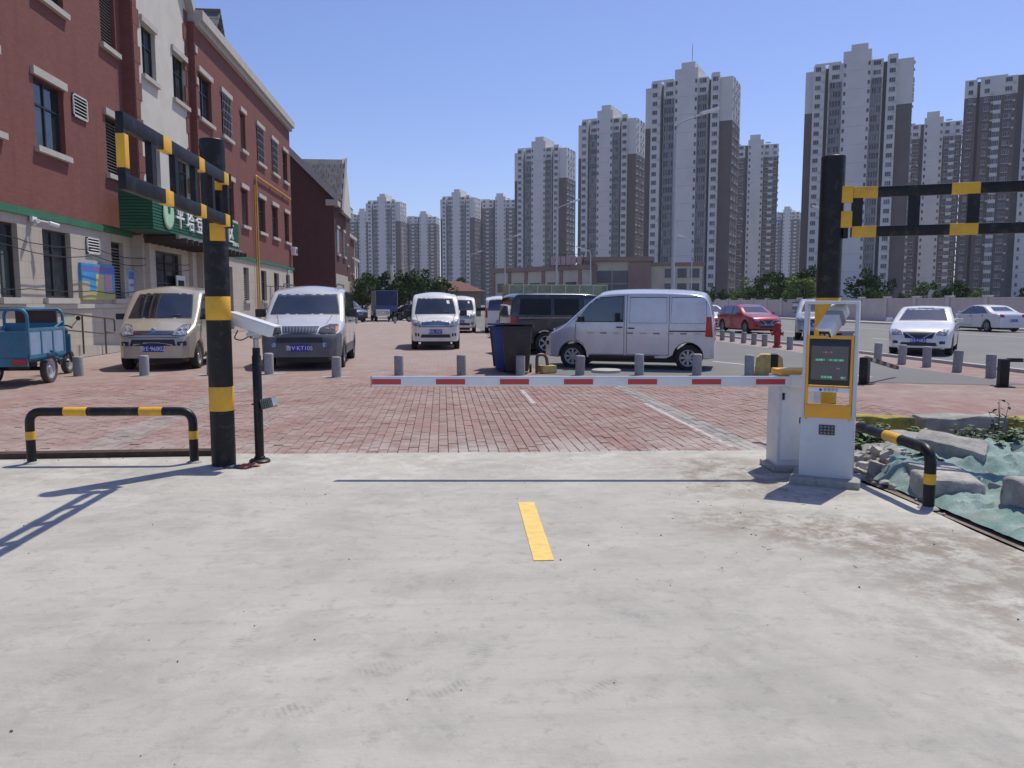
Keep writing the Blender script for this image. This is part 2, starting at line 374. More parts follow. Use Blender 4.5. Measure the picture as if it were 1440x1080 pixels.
me = bpy.data.meshes.new('brick_field'); me.from_pydata(vv, [], ff); me.materials.append(PAVER)
tag(link(bpy.data.objects.new('brick_field', me), paving), kind='stuff')

# grit scattered on the slab
def grit():
    bm = BM(); r = random.Random(12)
    for k in range(210):
        if k < 70: x, y = r.uniform(-3.5, 3.4), r.uniform(2.2, 7.9)
        elif k < 130: x, y = r.gauss(2.4, .8), r.gauss(5.4, 1.2)
        else: x, y = r.uniform(-4.2, 3.0), 8.15+r.gauss(0, .12)-.047*0
        if x > 3.55: continue
        s = r.choice((.003, .003, .004, .005, .007))
        M = Matrix.Translation((x, y, s*.5)) @ Matrix.Rotation(r.uniform(0, 6), 4, 'Z') @ Matrix.Diagonal((1, r.uniform(.6, 1), .7, 1))
        bmesh.ops.create_icosphere(bm, subdivisions=1, radius=s, matrix=M)
    for k in range(26):   # straws and wire ends
        x, y = r.uniform(1.6, 3.3), r.uniform(4.2, 7.4); a = r.uniform(0, 3.1); l = r.uniform(.02, .06)
        tube(bm, [(x, y, .004), (x+l*math.cos(a), y+l*math.sin(a), .006)], .0016, 5)
    return bm
tag(obj('grit', grit(), mat('grit_stone', (.16, .15, .14), .9, 0, .5, 60)), 'small stones and straws scattered over the concrete apron', 'gravel', kind='stuff')
# ================================================================== the gate: posts, height frames, barrier, pay kiosk
def banded_post(name, label, x, y, h, r, bands, extra=None):
    p = thing(name, label, 'post', (x, y, 0), 0, 'height limit gate posts')
    one('shaft', lambda bm: lathe(bm, [(r, -.05), (r, h-.006), (r-.006, h)], 40), BLACK, p, True)
    for (z0, z1) in bands:
        one('yellow_band', lambda bm: lathe(bm, [(r+.0005, z0), (r+.002, z0+.002), (r+.002, z1-.002), (r+.0005, z1)], 40), YELLOW, p, True)
    return p
lp = banded_post('gate_post', 'tall black steel post with yellow bands at left of the gate', -2.105, 7.70, 3.05, .112, [(.53, .76), (1.39, 1.61)])
rp = banded_post('gate_post', 'tall black steel post rising behind the payment kiosk', 3.84, 7.62, 2.98, .115, [(.55, .88), (1.22, 1.6)])
def height_frame(name, label, p0, d, length, z0, z1, npan, bands, t=.10, w=.05, uw=.07):
    """open rectangular lattice of box tube, from the hinge p0 along direction d"""
    f = thing(name, label, 'height bar', (p0[0], p0[1], 0), math.atan2(d[1], d[0]), 'swing height limit frames')
    for (za, zb) in ((z0, z0+t), (z1-t, z1)):
        bm = BM(); bx(bm, 0, length, -w/2, w/2, za, zb); bevel(bm, .008); obj('chord', bm, BLACK, f, True)
    for i in range(npan+1):
        x = i*(length-uw)/npan + uw/2
        bm = BM(); bx(bm, x-uw/2, x+uw/2, -w/2+.003, w/2-.003, z0+t-.002, z1-t+.002); obj('upright', bm, BLACK, f, True)
    for (x0, x1, za, zb) in bands:
        bm = BM(); bx(bm, x0, x1, -w/2-.003, w/2+.003, za-.003, zb+.003); bevel(bm, .006); obj('yellow_band', bm, YELLOW, f, True)
    for z in (z0+.05, z1-.05):
        one('hinge', lambda bm: lathe(bm, [(.03, z-.06), (.03, z+.06)], 14, Matrix.Translation((-.05, 0, 0))), BLACK, f, True)
    return f
lf = height_frame('height_frame', 'black and yellow lattice height frame swung open from left post', (-1.95, 7.56), (0, -1), 2.42, 2.245, 2.715, 5,
    [(.02, .17, 2.245, 2.345), (.02, .17, 2.615, 2.715), (.75, .90, 2.245, 2.345), (.75, .90, 2.615, 2.715), (1.55, 1.72, 2.245, 2.345), (1.55, 1.72, 2.615, 2.715), (2.355, 2.4225, 2.38, 2.58)])
rf = height_frame('height_frame', 'black and yellow lattice height frame reaching right from post behind kiosk', (3.99, 7.52), (1.42, -.62), 2.6, 2.19, 2.665, 5,
    [(.01, .23, 2.19, 2.29), (.01, .23, 2.565, 2.665), (.86, 1.10, 2.19, 2.29), (.86, 1.10, 2.565, 2.665), (1.75, 1.98, 2.19, 2.29), (1.75, 1.98, 2.565, 2.665)], t=.10, w=.06, uw=.10)
def hinge_plate(o, x, y, z, rz):
    box('hinge_plate', (x, y, z), (.13, .05, .16), YELLOW, o, .006, (0, 0, rz))
hinge_plate(lp, .05, -.11, 2.2, 0); hinge_plate(rp, .09, -.10, 2.36, -.5); hinge_plate(lp, .05, -.11, 2.66, 0); hinge_plate(rp, .09, -.10, 2.6, -.5)

# bent-pipe guard rails
def guard(name, label, pts, r, bands, legz):
    g = thing(name, label, 'guard rail', pts[0], 0, 'black and yellow pipe guards')
    o = Vector(pts[0]); path = fillet([Vector(p)-o for p in pts], .12, 7)
    one('pipe', lambda bm: tube(bm, path, r, 18), BLACK, g, True)
    for (a, b_) in bands:
        a = Vector(a)-o; b_ = Vector(b_)-o
        one('yellow_band', lambda bm: tube(bm, [a, b_], r+.002, 18), YELLOW, g, True)
    for p in legz:
        q = Vector(p)-o
        one('foot_plate', lambda bm: lathe(bm, [(r+.035, 0), (r+.03, .008), (r+.004, .02)], 16, Matrix.Translation(q)), mat('mortar', (.33, .32, .3), .9, 0, .2, 20), g, True)
    return g
A, B2 = Vector((-3.98, 7.93, 0)), Vector((-2.42, 7.83, 0)); zt = .505; dd = (B2-A).normalized(); up = Vector((0, 0, 1))
guard('pipe_guard', 'low black and yellow pipe hoop left of the gate post', [A, A+up*zt, B2+up*zt, B2], .042,
      [(A+dd*.34+up*zt, A+dd*.56+up*zt), (A+dd*1.06+up*zt, A+dd*1.28+up*zt), (A+up*.235, A+up*.315), (B2+up*.235, B2+up*.315)], [A, B2])
C0, C1 = Vector((3.66, 5.56, 0)), Vector((3.74, 7.45, 0)); zt = .45; dd = (C1-C0).normalized()
guard('pipe_guard', 'low black and yellow pipe hoop beside the rubble right of kiosk', [C0, C0+up*zt, C1+up*zt, C1], .042,
      [(C0+dd*.42+up*zt, C0+dd*.66+up*zt), (C0+dd*1.12+up*zt, C0+dd*1.4+up*zt), (C0+up*.19, C0+up*.27), (C1+up*.19, C1+up*.27)], [C0, C1])
D0, D1 = Vector((3.66, 4.33, 0)), Vector((3.64, 2.4, 0)); dd = (D1-D0).normalized()
guard('pipe_guard', 'black and yellow pipe hoop cut by the right picture edge', [D0, D0+up*zt, D1+up*zt, D1], .042,
      [(D0+dd*.4+up*zt, D0+dd*.64+up*zt), (D0+up*.19, D0+up*.27)], [D0, D1])

# rusty channel let into the slab edge, left
tag(one('steel_channel', lambda bm: (bx(bm, -9, -2.16, 8.16, 8.22, 0, .055), bx(bm, -9, -2.16, 8.222, 8.30, .045, .055)), mat('rusted_steel', (.065, .042, .032), .8, .3, .3, 9, bump=.3), None),
    'dark rusted steel channel along the slab edge behind left hoop', 'steel channel')

# ---- boom barrier
beam_a, beam_b = Vector((-.67, 7.19, .845)), Vector((3.20, 6.848, .845))
bar = thing('boom_barrier', 'white boom barrier with red bands lowered across the drive', 'barrier', (3.25, 7.06, 0), -.088)
def cabinet(bm):
    bx(bm, -.175, .215, -.14, .17, .05, .885)
    bevel(bm, .012)
obj('cabinet', (lambda bm: (cabinet(bm), bm)[1])(BM()), GREYW, bar, True)
box('cabinet_lid', (0, .0, .915), (.33, .29, .055), ORANGE, bar, .018)
box('cabinet_door', (.0, -.1435, .47), (.29, .007, .72), WHITE, bar, .002)
box('lock', (-.135, -.152, .70), (.022, .012, .065), DARK, bar, .004)
box('base_plate', (.02, .015, .028), (.48, .40, .05), mat('mortar', (.33, .32, .3)), bar, .012)
one('pivot', lambda bm: lathe(bm, [(.05, 0), (.05, .06), (.035, .075)], 20, Matrix.Translation((-.02, -.14, .845)) @ Matrix.Rotation(math.pi/2, 4, 'X')), STEEL, bar, True)
def beam_prof(bm, L):
    pr = [(-.022, -.045), (.018, -.045), (.024, -.036), (.024, .036), (.018, .045), (-.022, .045), (-.026, .03), (-.026, -.03)]
    prism(bm, pr, 0, L, Matrix(((0, 0, -1, 0), (1, 0, 0, 0), (0, 1, 0, 0), (0, 0, 0, 1))))
L = (beam_b-beam_a).length
bo = one('beam', lambda bm: beam_prof(bm, L), WHITE, bar); bo.location = (.0, -.20, .845)
for k in range(7):
    x = -L+.005+k*.578
    box('red_band', (x+.13, -.2285, .842), (.262, .003, .048), RED, bar)
box('beam_end', (-L-.004, -.20, .845), (.008, .054, .094), RED, bar, .002)
box('beam_clamp', (-.02, -.20, .845), (.16, .075, .115), WHITE, bar, .01)

# ---- payment kiosk
kx, ky, ka = 3.30, 6.46, R(-31)
kio = thing('payment_kiosk', 'white parking payment kiosk with orange bezel and dark screen', 'kiosk', (kx, ky, 0), ka)
def kbody(bm):
    bx(bm, -.215, .215, -.09, .13, .04, .60)
box('base', (0, .02, .03), (.56, .42, .07), mat('mortar', (.33, .32, .3)), kio, .02)
obj('cabinet', (lambda bm: (kbody(bm), bevel(bm, .012), bm)[2])(BM()), GREYW, kio, True)
for sx in (-1, 1):
    o = box('side_panel', (sx*.200, .02, 1.06), (.030, .22, .99), GREYW, kio, .01)
box('top_bar', (0, .02, 1.553), (.43, .22, .028), GREYW, kio, .01)
def bezel(bm):
    bx(bm, -.184, -.164, -.098, .0, .56, 1.275); bx(bm, .164, .184, -.098, .0, .56, 1.275)
    bx(bm, -.163, .163, -.098, .0, 1.25, 1.274); bx(bm, -.163, .163, -.097, .0, .836, .846)
one('bezel', bezel, ORANGE, kio)
box('shelf', (0, -.075, .635), (.366, .07, .115), ORANGE, kio, .012)
SCR = mat('screen_black', (.012, .012, .014), .12, 0, .1, 3)
scr = box('screen', (0, -.066, 1.05), (.322, .05, .39), SCR, kio, .004)
box('display_panel', (0, -.0935, 1.045), (.29, .004, .285), mat('display_grey', (.115, .115, .12), .22, 0, .08, 5), kio)
LED_R, LED_G = emat('led_red', (.75, .25, .25), .35), emat('led_green', (.2, .75, .45), .55)
for (s, z, m_, sz, x) in (('一 车 一 杆', 1.135, LED_R, .017, -.02), ('减速慢行 · 一停二看三通过', 1.07, LED_G, .019, 0), ('余位', 1.0, LED_R, .015, .07), ('欢迎光临', 0.925, LED_G, .022, -.02), ('通行', 0.922, LED_G, .020, .11)):
    text('screen_text', s, sz, m_, scr, (x, -.0305, z-1.05), (math.pi/2, 0, 0), extrude=.0004)
lab = box('maker_strip', (0, -.094, .817), (.325, .01, .036), WHITE, kio, .002)
BLUE = mat('print_blue', (.05, .08, .45), .5, 0, .05, 5)
text('maker_name', '智慧停车', .03, BLUE, lab, (.02, -.0056, 0), (math.pi/2, 0, 0), extrude=.0004)
one('maker_logo', lambda bm: lathe(bm, [(.004, 0), (.013, 0), (.013, .001)], 16, Matrix.Translation((-.062, -.0052, 0)) @ Matrix.Rotation(math.pi/2, 4, 'X')), BLUE, lab)
kp = box('keypad', (.0, -.0935, .475), (.125, .012, .085), mat('keypad_black', (.035, .036, .04), .4, 0, .1, 8), kio, .003)
for i in range(4):
    for j in range(3):
        box('key', (-.043+i*.029, -.008, .026-j*.026), (.018, .006, .014), mat('key_grey', (.22, .22, .22), .4), kp, .002)
one('side_lock', lambda bm: lathe(bm, [(.03, 0), (.03, .015)], 16, Matrix.Translation((-.2155, .0, .53)) @ Matrix.Rotation(-math.pi/2, 4, 'Y')), DARK, kio)
# plate-reading camera on the kiosk
def plate_camera(name, label, loc, rz, tilt, mount_h, s=1.0):
    c = thing(name, label, 'camera', loc, rz, 'plate reading cameras')
    M = Matrix.Translation((0, 0, mount_h)) @ Matrix.Rotation(tilt, 4, 'X') @ Matrix.Scale(s, 4)
    def body(bm):
        bx(bm, -.055, .055, -.15, .17, -.05, .045); bevel(bm, .014)
        bmesh.ops.transform(bm, matrix=M, verts=bm.verts)
    def hood(bm):
        bx(bm, -.060, .060, -.15, .175, .047, .056)
        bmesh.ops.transform(bm, matrix=M, verts=bm.verts)
    def face(bm):
        bx(bm, -.042, .042, -.156, -.1495, -.036, .03); bmesh.ops.transform(bm, matrix=M, verts=bm.verts)
    CW = mat('camera_white', (.88, .88, .88), .3); one('housing', body, CW, c, True); one('sun_hood', hood, CW, c, True); one('face_glass', face, SCR, c)
    for dx in (-.02, .02):
        one('lens', lambda bm: (lathe(bm, [(.014, 0), (.014, .006), (.008, .008)], 14, M @ Matrix.Translation((dx, -.156, -.003)) @ Matrix.Rotation(math.pi/2, 4, 'X'))), mat('lens_ring', (.5, .48, .3), .2, .3), c, True)
    def band(bm):
        bx(bm, -.0615, .0615, .02, .07, -.0525, .0575); bmesh.ops.transform(bm, matrix=M, verts=bm.verts)
    one('grey_band', band, mat('camera_grey', (.36, .39, .46), .5), c)
    one('stalk', lambda bm: (tube(bm, [(0, .05, 0), (0, .05, mount_h-.05*s)], .022, 12), lathe(bm, [(.05, 0), (.05, .015)], 16, Matrix.Translation((0, .05, 0)))), DARK, c, True)
    return c
plate_camera('plate_camera', 'white plate reading camera tilted inside the top of kiosk', (kx+.02, ky+.02, 1.276), R(-54), R(38), .112, 1.1)

# slim camera pole left of the lane
cp = thing('camera_pole', 'slim black pole with round foot beside left gate post', 'pole', (-1.79, 7.80, 0))
one('shaft', lambda bm: lathe(bm, [(.043, 0), (.043, 1.04), (.036, 1.05), (.036, 1.12)], 22), BLACK, cp, True)
one('foot', lambda bm: lathe(bm, [(.10, 0), (.10, .02), (.085, .032), (.055, .036), (.052, .055), (.043, .06)], 28), BLACK, cp, True)
one('neck', lambda bm: lathe(bm, [(.025, 1.10), (.025, 1.2), (.06, 1.215), (.06, 1.235)], 18), STEEL, cp, True)
lc = thing('plate_camera', 'long white plate reading camera on the slim black pole', 'camera', (-1.80, 7.80, 1.23), R(0), 'plate reading cameras')
def lcam(bm, x0, x1, y0, y1, z0, z1, b=.008):
    bx(bm, x0, x1, y0, y1, z0, z1)
    if b: bevel(bm, b)
    bmesh.ops.transform(bm, matrix=Matrix.Translation((0, 0, .1)) @ Matrix.Rotation(R(-14), 4, 'Z') @ Matrix.Rotation(R(17), 4, 'Y'), verts=bm.verts)
one('housing', lambda bm: lcam(bm, -.25, .20, -.065, .065, -.05, .055, .012), WHITE, lc, True)
one('sun_hood', lambda bm: lcam(bm, -.25, .235, -.075, .075, .057, .07, .003), WHITE, lc, True)
one('hood_side', lambda bm: lcam(bm, -.25, .232, -.0755, -.068, -.035, .0565, .002), WHITE, lc, True)
one('face_glass', lambda bm: lcam(bm, .2005, .205, -.05, .05, -.04, .045, 0), SCR, lc)
one('bracket', lambda bm: (cb(bm, (0, 0, .02), (.14, .08, .035)), cb(bm, (-.03, 0, .05), (.05, .06, .06))), STEEL, lc)
one('cable_loop', lambda bm: tube(bm, fillet([(-.15, -.02, .06), (-.19, -.03, -.02), (-.12, -.04, -.04), (-.05, -.02, .0)], .03), .006, 8), DARK, lc, True)
fl = thing('flood_light', 'small grey flood light clamped on the slim camera pole', 'lamp', (-1.73, 7.77, .57), R(-20))
def fbody(bm):
    bx(bm, 0, .12, -.05, .05, -.045, .055); bevel(bm, .008)
    for k in range(5): bx(bm, .01+k*.022, .018+k*.022, -.062, -.05, -.04, .05)
    bmesh.ops.transform(bm, matrix=Matrix.Rotation(R(-14), 4, 'Y'), verts=bm.verts)
one('housing', fbody, mat('lamp_grey', (.17, .19, .18), .5, .3), fl, True)
one('lens', lambda bm: (bx(bm, .121, .126, -.04, .04, -.035, .045), bmesh.ops.transform(bm, matrix=Matrix.Rotation(R(-14), 4, 'Y'), verts=bm.verts)), mat('lens_glass', (.3, .33, .33), .15), fl)
one('clamp', lambda bm: (tube(bm, [(-.13, 0, .0), (.02, 0, .0)], .008, 8), lathe(bm, [(.05, -.01), (.05, .01)], 18, Matrix.Translation((-.06, .03, 0)))), DARK, fl, True)
one('cable', lambda bm: tube(bm, fillet([(.05, -.02, -.05), (.07, -.03, -.12), (.11, -.03, -.17), (.08, -.02, -.21), (.0, -.01, -.19)], .035), .005, 8), WHITE, fl, True)
# rags at the foot of the post
def rag(name, label, loc, col, s, seed):
    r = random.Random(seed); bm = BM(); bmesh.ops.create_grid(bm, x_segments=14, y_segments=12, size=s)
    for v in bm.verts:
        n = noise.noise(Vector((v.co.x*14+seed*3, v.co.y*14, seed))); v.co.z = .012+abs(n)*.07*(1-min(1, (v.co.length/s)**2*.6)); v.co.x *= 1+n*.4; v.co.y *= .8+n*.5
    o = obj(name, bm, mat(name+str(seed), col, .9, 0, .3, 30), None, True); o.location = loc; o.rotation_euler = (0, 0, seed)
    sm = o.modifiers.new('thickness', 'SOLIDIFY'); sm.thickness = .006
    return tag(o, label, 'rag', 'rags at the foot of the gate post')
rag('rag', 'crumpled red rag on slab between gate post and slim pole', (-1.87, 7.55, 0), (.45, .11, .08), .07, 1)
rag('rag', 'crumpled orange rag on slab nearest the slim pole', (-1.80, 7.60, 0), (.5, .2, .14), .05, 2)
rag('rag', 'crumpled dark blue-green rag against foot of the gate post', (-1.97, 7.56, 0), (.05, .09, .10), .08, 3)
# ================================================================== long brick building on the left
def brickwall_material(name, c0, c1, mortar, bw=.24, rh=.075):
    m, t, b = newmat(name); g = N(t, 'ShaderNodeNewGeometry'); pos = g.outputs['Position']
    sp = N(t, 'ShaderNodeSeparateXYZ'); t.links.new(pos, sp.inputs[0])
    nrm = N(t, 'ShaderNodeSeparateXYZ'); t.links.new(g.outputs['True Normal'], nrm.inputs[0])
    h = mth(t, 'ADD', sp.outputs[1], sp.outputs[0])
    cv = N(t, 'ShaderNodeCombineXYZ'); t.links.new(h, cv.inputs[0]); t.links.new(sp.outputs[2], cv.inputs[1])
    br = N(t, 'ShaderNodeTexBrick'); t.links.new(cv.outputs[0], br.inputs['Vector']); br.inputs['Scale'].default_value = 1
    br.inputs['Brick Width'].default_value = bw; br.inputs['Row Height'].default_value = rh; br.inputs['Mortar Size'].default_value = .008 if bw < .5 else .006
    br.inputs['Color1'].default_value = (*c0, 1); br.inputs['Color2'].default_value = (*c1, 1); br.inputs['Mortar'].default_value = (*mortar, 1)
    c = mixc(t, mth(t, 'MULTIPLY', ramp(t, nz(t, pos, .5, 6, .7, .5), .45, .75), .3), br.outputs['Color'], tuple(x*.7 for x in c0))
    # rain streaks running down
    mp = N(t, 'ShaderNodeMapping'); t.links.new(pos, mp.inputs[0]); mp.inputs['Scale'].default_value = (3, 3, .22)
    c = mixc(t, mth(t, 'MULTIPLY', ramp(t, nz(t, mp.outputs[0], 1.0, 6, .7), .48, .72), .45), c, tuple(x*.62 for x in c1))
    t.links.new(c, b.inputs['Base Color']); b.inputs['Roughness'].default_value = .85; b.inputs['Specular IOR Level'].default_value = .3
    setbump(t, b, mth(t, 'SUBTRACT', nz(t, pos, 30, 4, .6), br.outputs['Fac']), .35, .01)
    return m
REDB = brickwall_material('red_brick', (.195, .066, .055), (.22, .082, .068), (.18, .09, .078))
DKB = brickwall_material('dark_red_brick', (.105, .045, .042), (.125, .054, .048), (.10, .055, .05))
CREAM = brickwall_material('cream_stone', (.44, .40, .335), (.48, .435, .37), (.33, .30, .25), .9, .45)
PLAST = mat('cream_plaster', (.56, .53, .47), .85, 0, .06, .8, dirt=((.4, .37, .32), 1.2, .35), bump=.1)
TRIM = mat('pale_trim', (.46, .43, .385), .8, 0, .08, 2, dirt=((.3, .27, .23), 4, .4))
FRAME = mat('dark_frame', (.03, .03, .032), .4, 0, .1, 3)
LOUV = mat('louvre_grey', (.30, .28, .25), .6, 0, .1, 3); LOUVW = mat('louvre_white', (.6, .6, .58), .6, 0, .1, 3)
GREEN = mat('green_band', (.03, .16, .085), .6, 0, .15, 2)
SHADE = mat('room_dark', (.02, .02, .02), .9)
TILE = mat('roof_tile', (.145, .138, .135), .75, 0, .3, 2, orand=.2)
def holed_wall(bm, X, y0, y1, z0, z1, holes, depth, mi=0, zsplit=None):
    """wall in plane x = X facing +x with real rectangular openings and their reveals; material 1 below zsplit"""
    ys = sorted({y0, y1, *[h[0] for h in holes], *[h[1] for h in holes]}); zs = sorted({z0, z1, *[h[2] for h in holes], *[h[3] for h in holes], *([zsplit] if zsplit else [])})
    ys = [y for y in ys if y0 <= y <= y1]; zs = [z for z in zs if z0 <= z <= z1]
    def q(pts, m): f = bm.faces.new([bm.verts.new(p) for p in pts]); f.material_index = m
    for a, b_ in zip(ys, ys[1:]):
        for c, d in zip(zs, zs[1:]):
            cy, cz = (a+b_)/2, (c+d)/2
            if any(h[0] < cy < h[1] and h[2] < cz < h[3] for h in holes): continue
            q([(X, a, c), (X, b_, c), (X, b_, d), (X, a, d)], 1 if zsplit and cz < zsplit else mi)
    for (a, b_, c, d) in holes:
        m = 1 if zsplit and (c+d)/2 < zsplit else mi; x1 = X-depth
        q([(X, a, c), (x1, a, c), (x1, a, d), (X, a, d)], m); q([(X, b_, c), (X, b_, d), (x1, b_, d), (x1, b_, c)], m)
        q([(X, a, c), (X, b_, c), (x1, b_, c), (x1, a, c)], m); q([(X, a, d), (x1, a, d), (x1, b_, d), (X, b_, d)], m)
BUILD = thing('brick_building', 'long red brick three storey building with cream ground floor at left', 'building', (-11.5, 31, 0))
def rel(o): o.location = Vector(o.location)-Vector(BUILD.location); return o
def bpart(name, fn, m, parent=BUILD, smooth=False):
    o = one(name, fn, m, parent, smooth); o.location = (-BUILD.location.x, -BUILD.location.y, 0) if parent is BUILD else (0, 0, 0); return o
def bwin(X, y0, y1, z0, z1, kind='window', dep=.2, sill=True, lintel=True, bars=False):
    """one window set in its opening: frame, panes or louvre slats, sill and lintel"""
    w = bpart(kind if kind != 'louvre' else 'louvred_window', lambda bm: (bx(bm, X-dep-.02, X-dep+.05, y0, y0+.06, z0, z1), bx(bm, X-dep-.02, X-dep+.05, y1-.06, y1, z0, z1),
        bx(bm, X-dep-.02, X-dep+.05, y0+.06, y1-.06, z0, z0+.06), bx(bm, X-dep-.02, X-dep+.05, y0+.06, y1-.06, z1-.06, z1),
        *( [bx(bm, X-dep-.02, X-dep+.045, (y0+y1)/2-.03, (y0+y1)/2+.03, z0+.06, z1-.06), bx(bm, X-dep-.018, X-dep+.046, y0+.06, y1-.06, z0+(z1-z0)*.62, z0+(z1-z0)*.62+.05)] if kind == 'window' and y1-y0 > 1.0 else [])), FRAME)
    if kind == 'window':
        ym, zm = (y0+y1)/2, z0+(z1-z0)*.62
        for (a, b_, c, d) in ((y0+.05, ym, z0+.05, zm), (ym, y1-.05, z0+.05, zm), (y0+.05, ym, zm, z1-.05), (ym, y1-.05, zm, z1-.05)):
            def pane(bm):
                t_ = random.uniform(-.012, .012)
                bm.faces.new([bm.verts.new(p) for p in ((X-dep+t_, a, c), (X-dep-t_, b_, c), (X-dep-t_*.5, b_, d), (X-dep+t_, a, d))])
            one('pane', pane, BGLASS, w)
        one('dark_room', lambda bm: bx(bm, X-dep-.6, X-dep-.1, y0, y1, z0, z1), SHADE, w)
    else:
        n = int((z1-z0-.12)/.105)
        def slats(bm):
            for k in range(n):
                z = z0+.07+k*.105
                vs_ = bx(bm, -.04, .04, y0+.06, y1-.06, -.008, .008, Matrix.Translation((X-dep+.045, 0, z+.03)) @ Matrix.Rotation(R(28), 4, 'Y'))
        tag(one('louvre_slats', slats, LOUV, w), kind='stuff')
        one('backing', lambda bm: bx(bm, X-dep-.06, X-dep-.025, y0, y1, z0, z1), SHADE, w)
    if bars:
        def cage(bm):
            for k in range(7): y = y0+.05+k*(y1-y0-.1)/6; bx(bm, X+.06, X+.075, y-.012, y+.012, z0-.05, z1+.03)
            for k in range(6): z = z0+k*(z1-z0)/5; bx(bm, X+.058, X+.078, y0, y1, z-.012, z+.012)
        one('security_bars', cage, mat('bar_steel', (.42, .44, .46), .4, .6), w)
    if sill: one('sill', lambda bm: bx(bm, X-.1, X+.14, y0-.14, y1+.14, z0-.17, z0-.005), TRIM, w)
    if lintel: one('lintel', lambda bm: bx(bm, X-.08, X+.10, y0-.12, y1+.12, z1+.005, z1+.23), TRIM, w)
    return w
ZS = 4.05
def portion(X, y0, y1, ztop, wins, name='wall', upper=REDB):
    holes = [w[:4] for w in wins]
    bpart(name, lambda bm: holed_wall(bm, X, y0, y1, 0, ztop, holes, .26, 0, ZS), [upper, CREAM])
    for w in wins: bwin(X, *w[:4], **(w[4] if len(w) > 4 else {}))
X1, X2, X3 = -11.5, -11.1, -10.8
Lv = dict(kind='louvre'); G = dict(lintel=False)
portion(X1, 12, 30.85, 14.3, [(19.2, 21.2, 1.7, 3.7, G), (19.0, 20.6, 6.0, 8.0), (20.75, 22.35, 6.0, 8.0), (24.25, 26.05, 6.03, 8.0), (29.1, 30.3, 6.03, 8.0, Lv), (24.6, 26.4, 10.4, 12.4), (29.1, 30.35, 10.4, 12.6, Lv),
    (24.25, 26.0, 1.7, 3.7, G), (29.05, 30.1, 1.7, 3.7, dict(kind='louvre', lintel=False)), (21.9, 22.9, 1.7, 3.7, G), (20.4, 22.2, 10.4, 12.4)])
portion(X2, 30.85, 37.35, 14.6, [(31.75, 33.2, 10.1, 12.0), (35.2, 36.9, 10.1, 12.0), (31.75, 33.2, 6.0, 7.9), (35.2, 36.9, 6.0, 7.9), (32.2, 35.3, .25, 3.6, dict(sill=False, lintel=False))], 'bay_wall', PLAST)
portion(X3, 37.35, 59.3, 13.9, [(37.75, 39.7, 9.9, 11.9), (41.4, 43.2, 9.9, 11.95, dict(bars=True)), (45.1, 46.2, 9.9, 11.9, Lv), (48.9, 50.8, 9.9, 12.0, dict(bars=True)), (53.0, 54.9, 9.95, 12.0, dict(bars=True)), (37.75, 39.7, 5.8, 7.8), (41.4, 43.2, 5.8, 7.8),
    (44.8, 46.2, 5.8, 7.8, Lv), (48.85, 50.6, 5.8, 7.8), (52.6, 54.4, 5.8, 7.8), (56.6, 58.2, 5.8, 7.8), (56.6, 58.2, 9.95, 12.0), (40.9, 42.4, .2, 3.4, dict(sill=False, lintel=False)), (44.7, 45.9, 1.7, 3.5, dict(kind='louvre', lintel=False)), (48.9, 50.4, 1.7, 3.5, G), (52.6, 54.2, 1.7, 3.5, G), (56.6, 58, 1.7, 3.5, G)])
# returns, end walls and the mass behind
bpart('bay_return', lambda bm: (bx(bm, -11.52, X2-.003, 30.83, 30.86, ZS, 14.6), bx(bm, -11.52, X2-.003, 30.83, 30.86, 0, ZS, None, 1)), [REDB, CREAM])
bpart('block_return', lambda bm: (bx(bm, -11.2, X3-.003, 37.32, 37.352, ZS, 13.9), bx(bm, -11.2, X3-.003, 37.32, 37.352, 0, ZS, None, 1)), [REDB, CREAM])
bpart('end_wall', lambda bm: bx(bm, -22, X3-.004, 59.27, 59.31, 0, 13.9), REDB)
bpart('core', lambda bm: (bx(bm, -22, -12.7, 12, 59.2, 0, 13.8)), SHADE)
# brick quoins on the cream bay: toothed strip of projecting blocks at both corners
for (ya, sgn) in ((30.86, 1), (37.34, -1)):
    k = 0; z = 4.4
    while z < 14.2:
        wd = .62 if k % 2 else .42; y_ = (ya, ya+wd) if sgn > 0 else (ya-wd, ya)
        bpart('quoin', lambda bm: bx(bm, X2-.02, X2+.035, y_[0], y_[1], z, z+.64), REDB); z += .66; k += 1
for yq in (37.36,):
    z = 4.5; k = 0
    while z < 13.4:
        bpart('quoin_block', lambda bm: bx(bm, X3-.02, X3+.05, yq, yq+.28, z, z+.3), TRIM); z += 1.35; k += 1
# gable of the bay
def gable(bm):
    prism(bm, [(30.86, 14.6), (37.34, 14.6), (34.1, 18.2)], 0, .3, Matrix(((0, 0, 1, X2-.3), (1, 0, 0, 0), (0, 1, 0, 0), (0, 0, 0, 1))))
bpart('gable', gable, PLAST)
for (a, b_) in (((30.5, 14.2), (34.1, 18.3)), ((37.7, 14.2), (34.1, 18.3))):
    def rake(bm):
        d = Vector((0, b_[0]-a[0], b_[1]-a[1])); L_ = d.length; ang = math.atan2(d.z, d.y)
        bx(bm, -.3, .32, 0, L_, -.14, .14, Matrix.Translation((X2, a[0], a[1])) @ Matrix.Rotation(ang, 4, 'X'))
    bpart('rake_board', rake, TRIM)
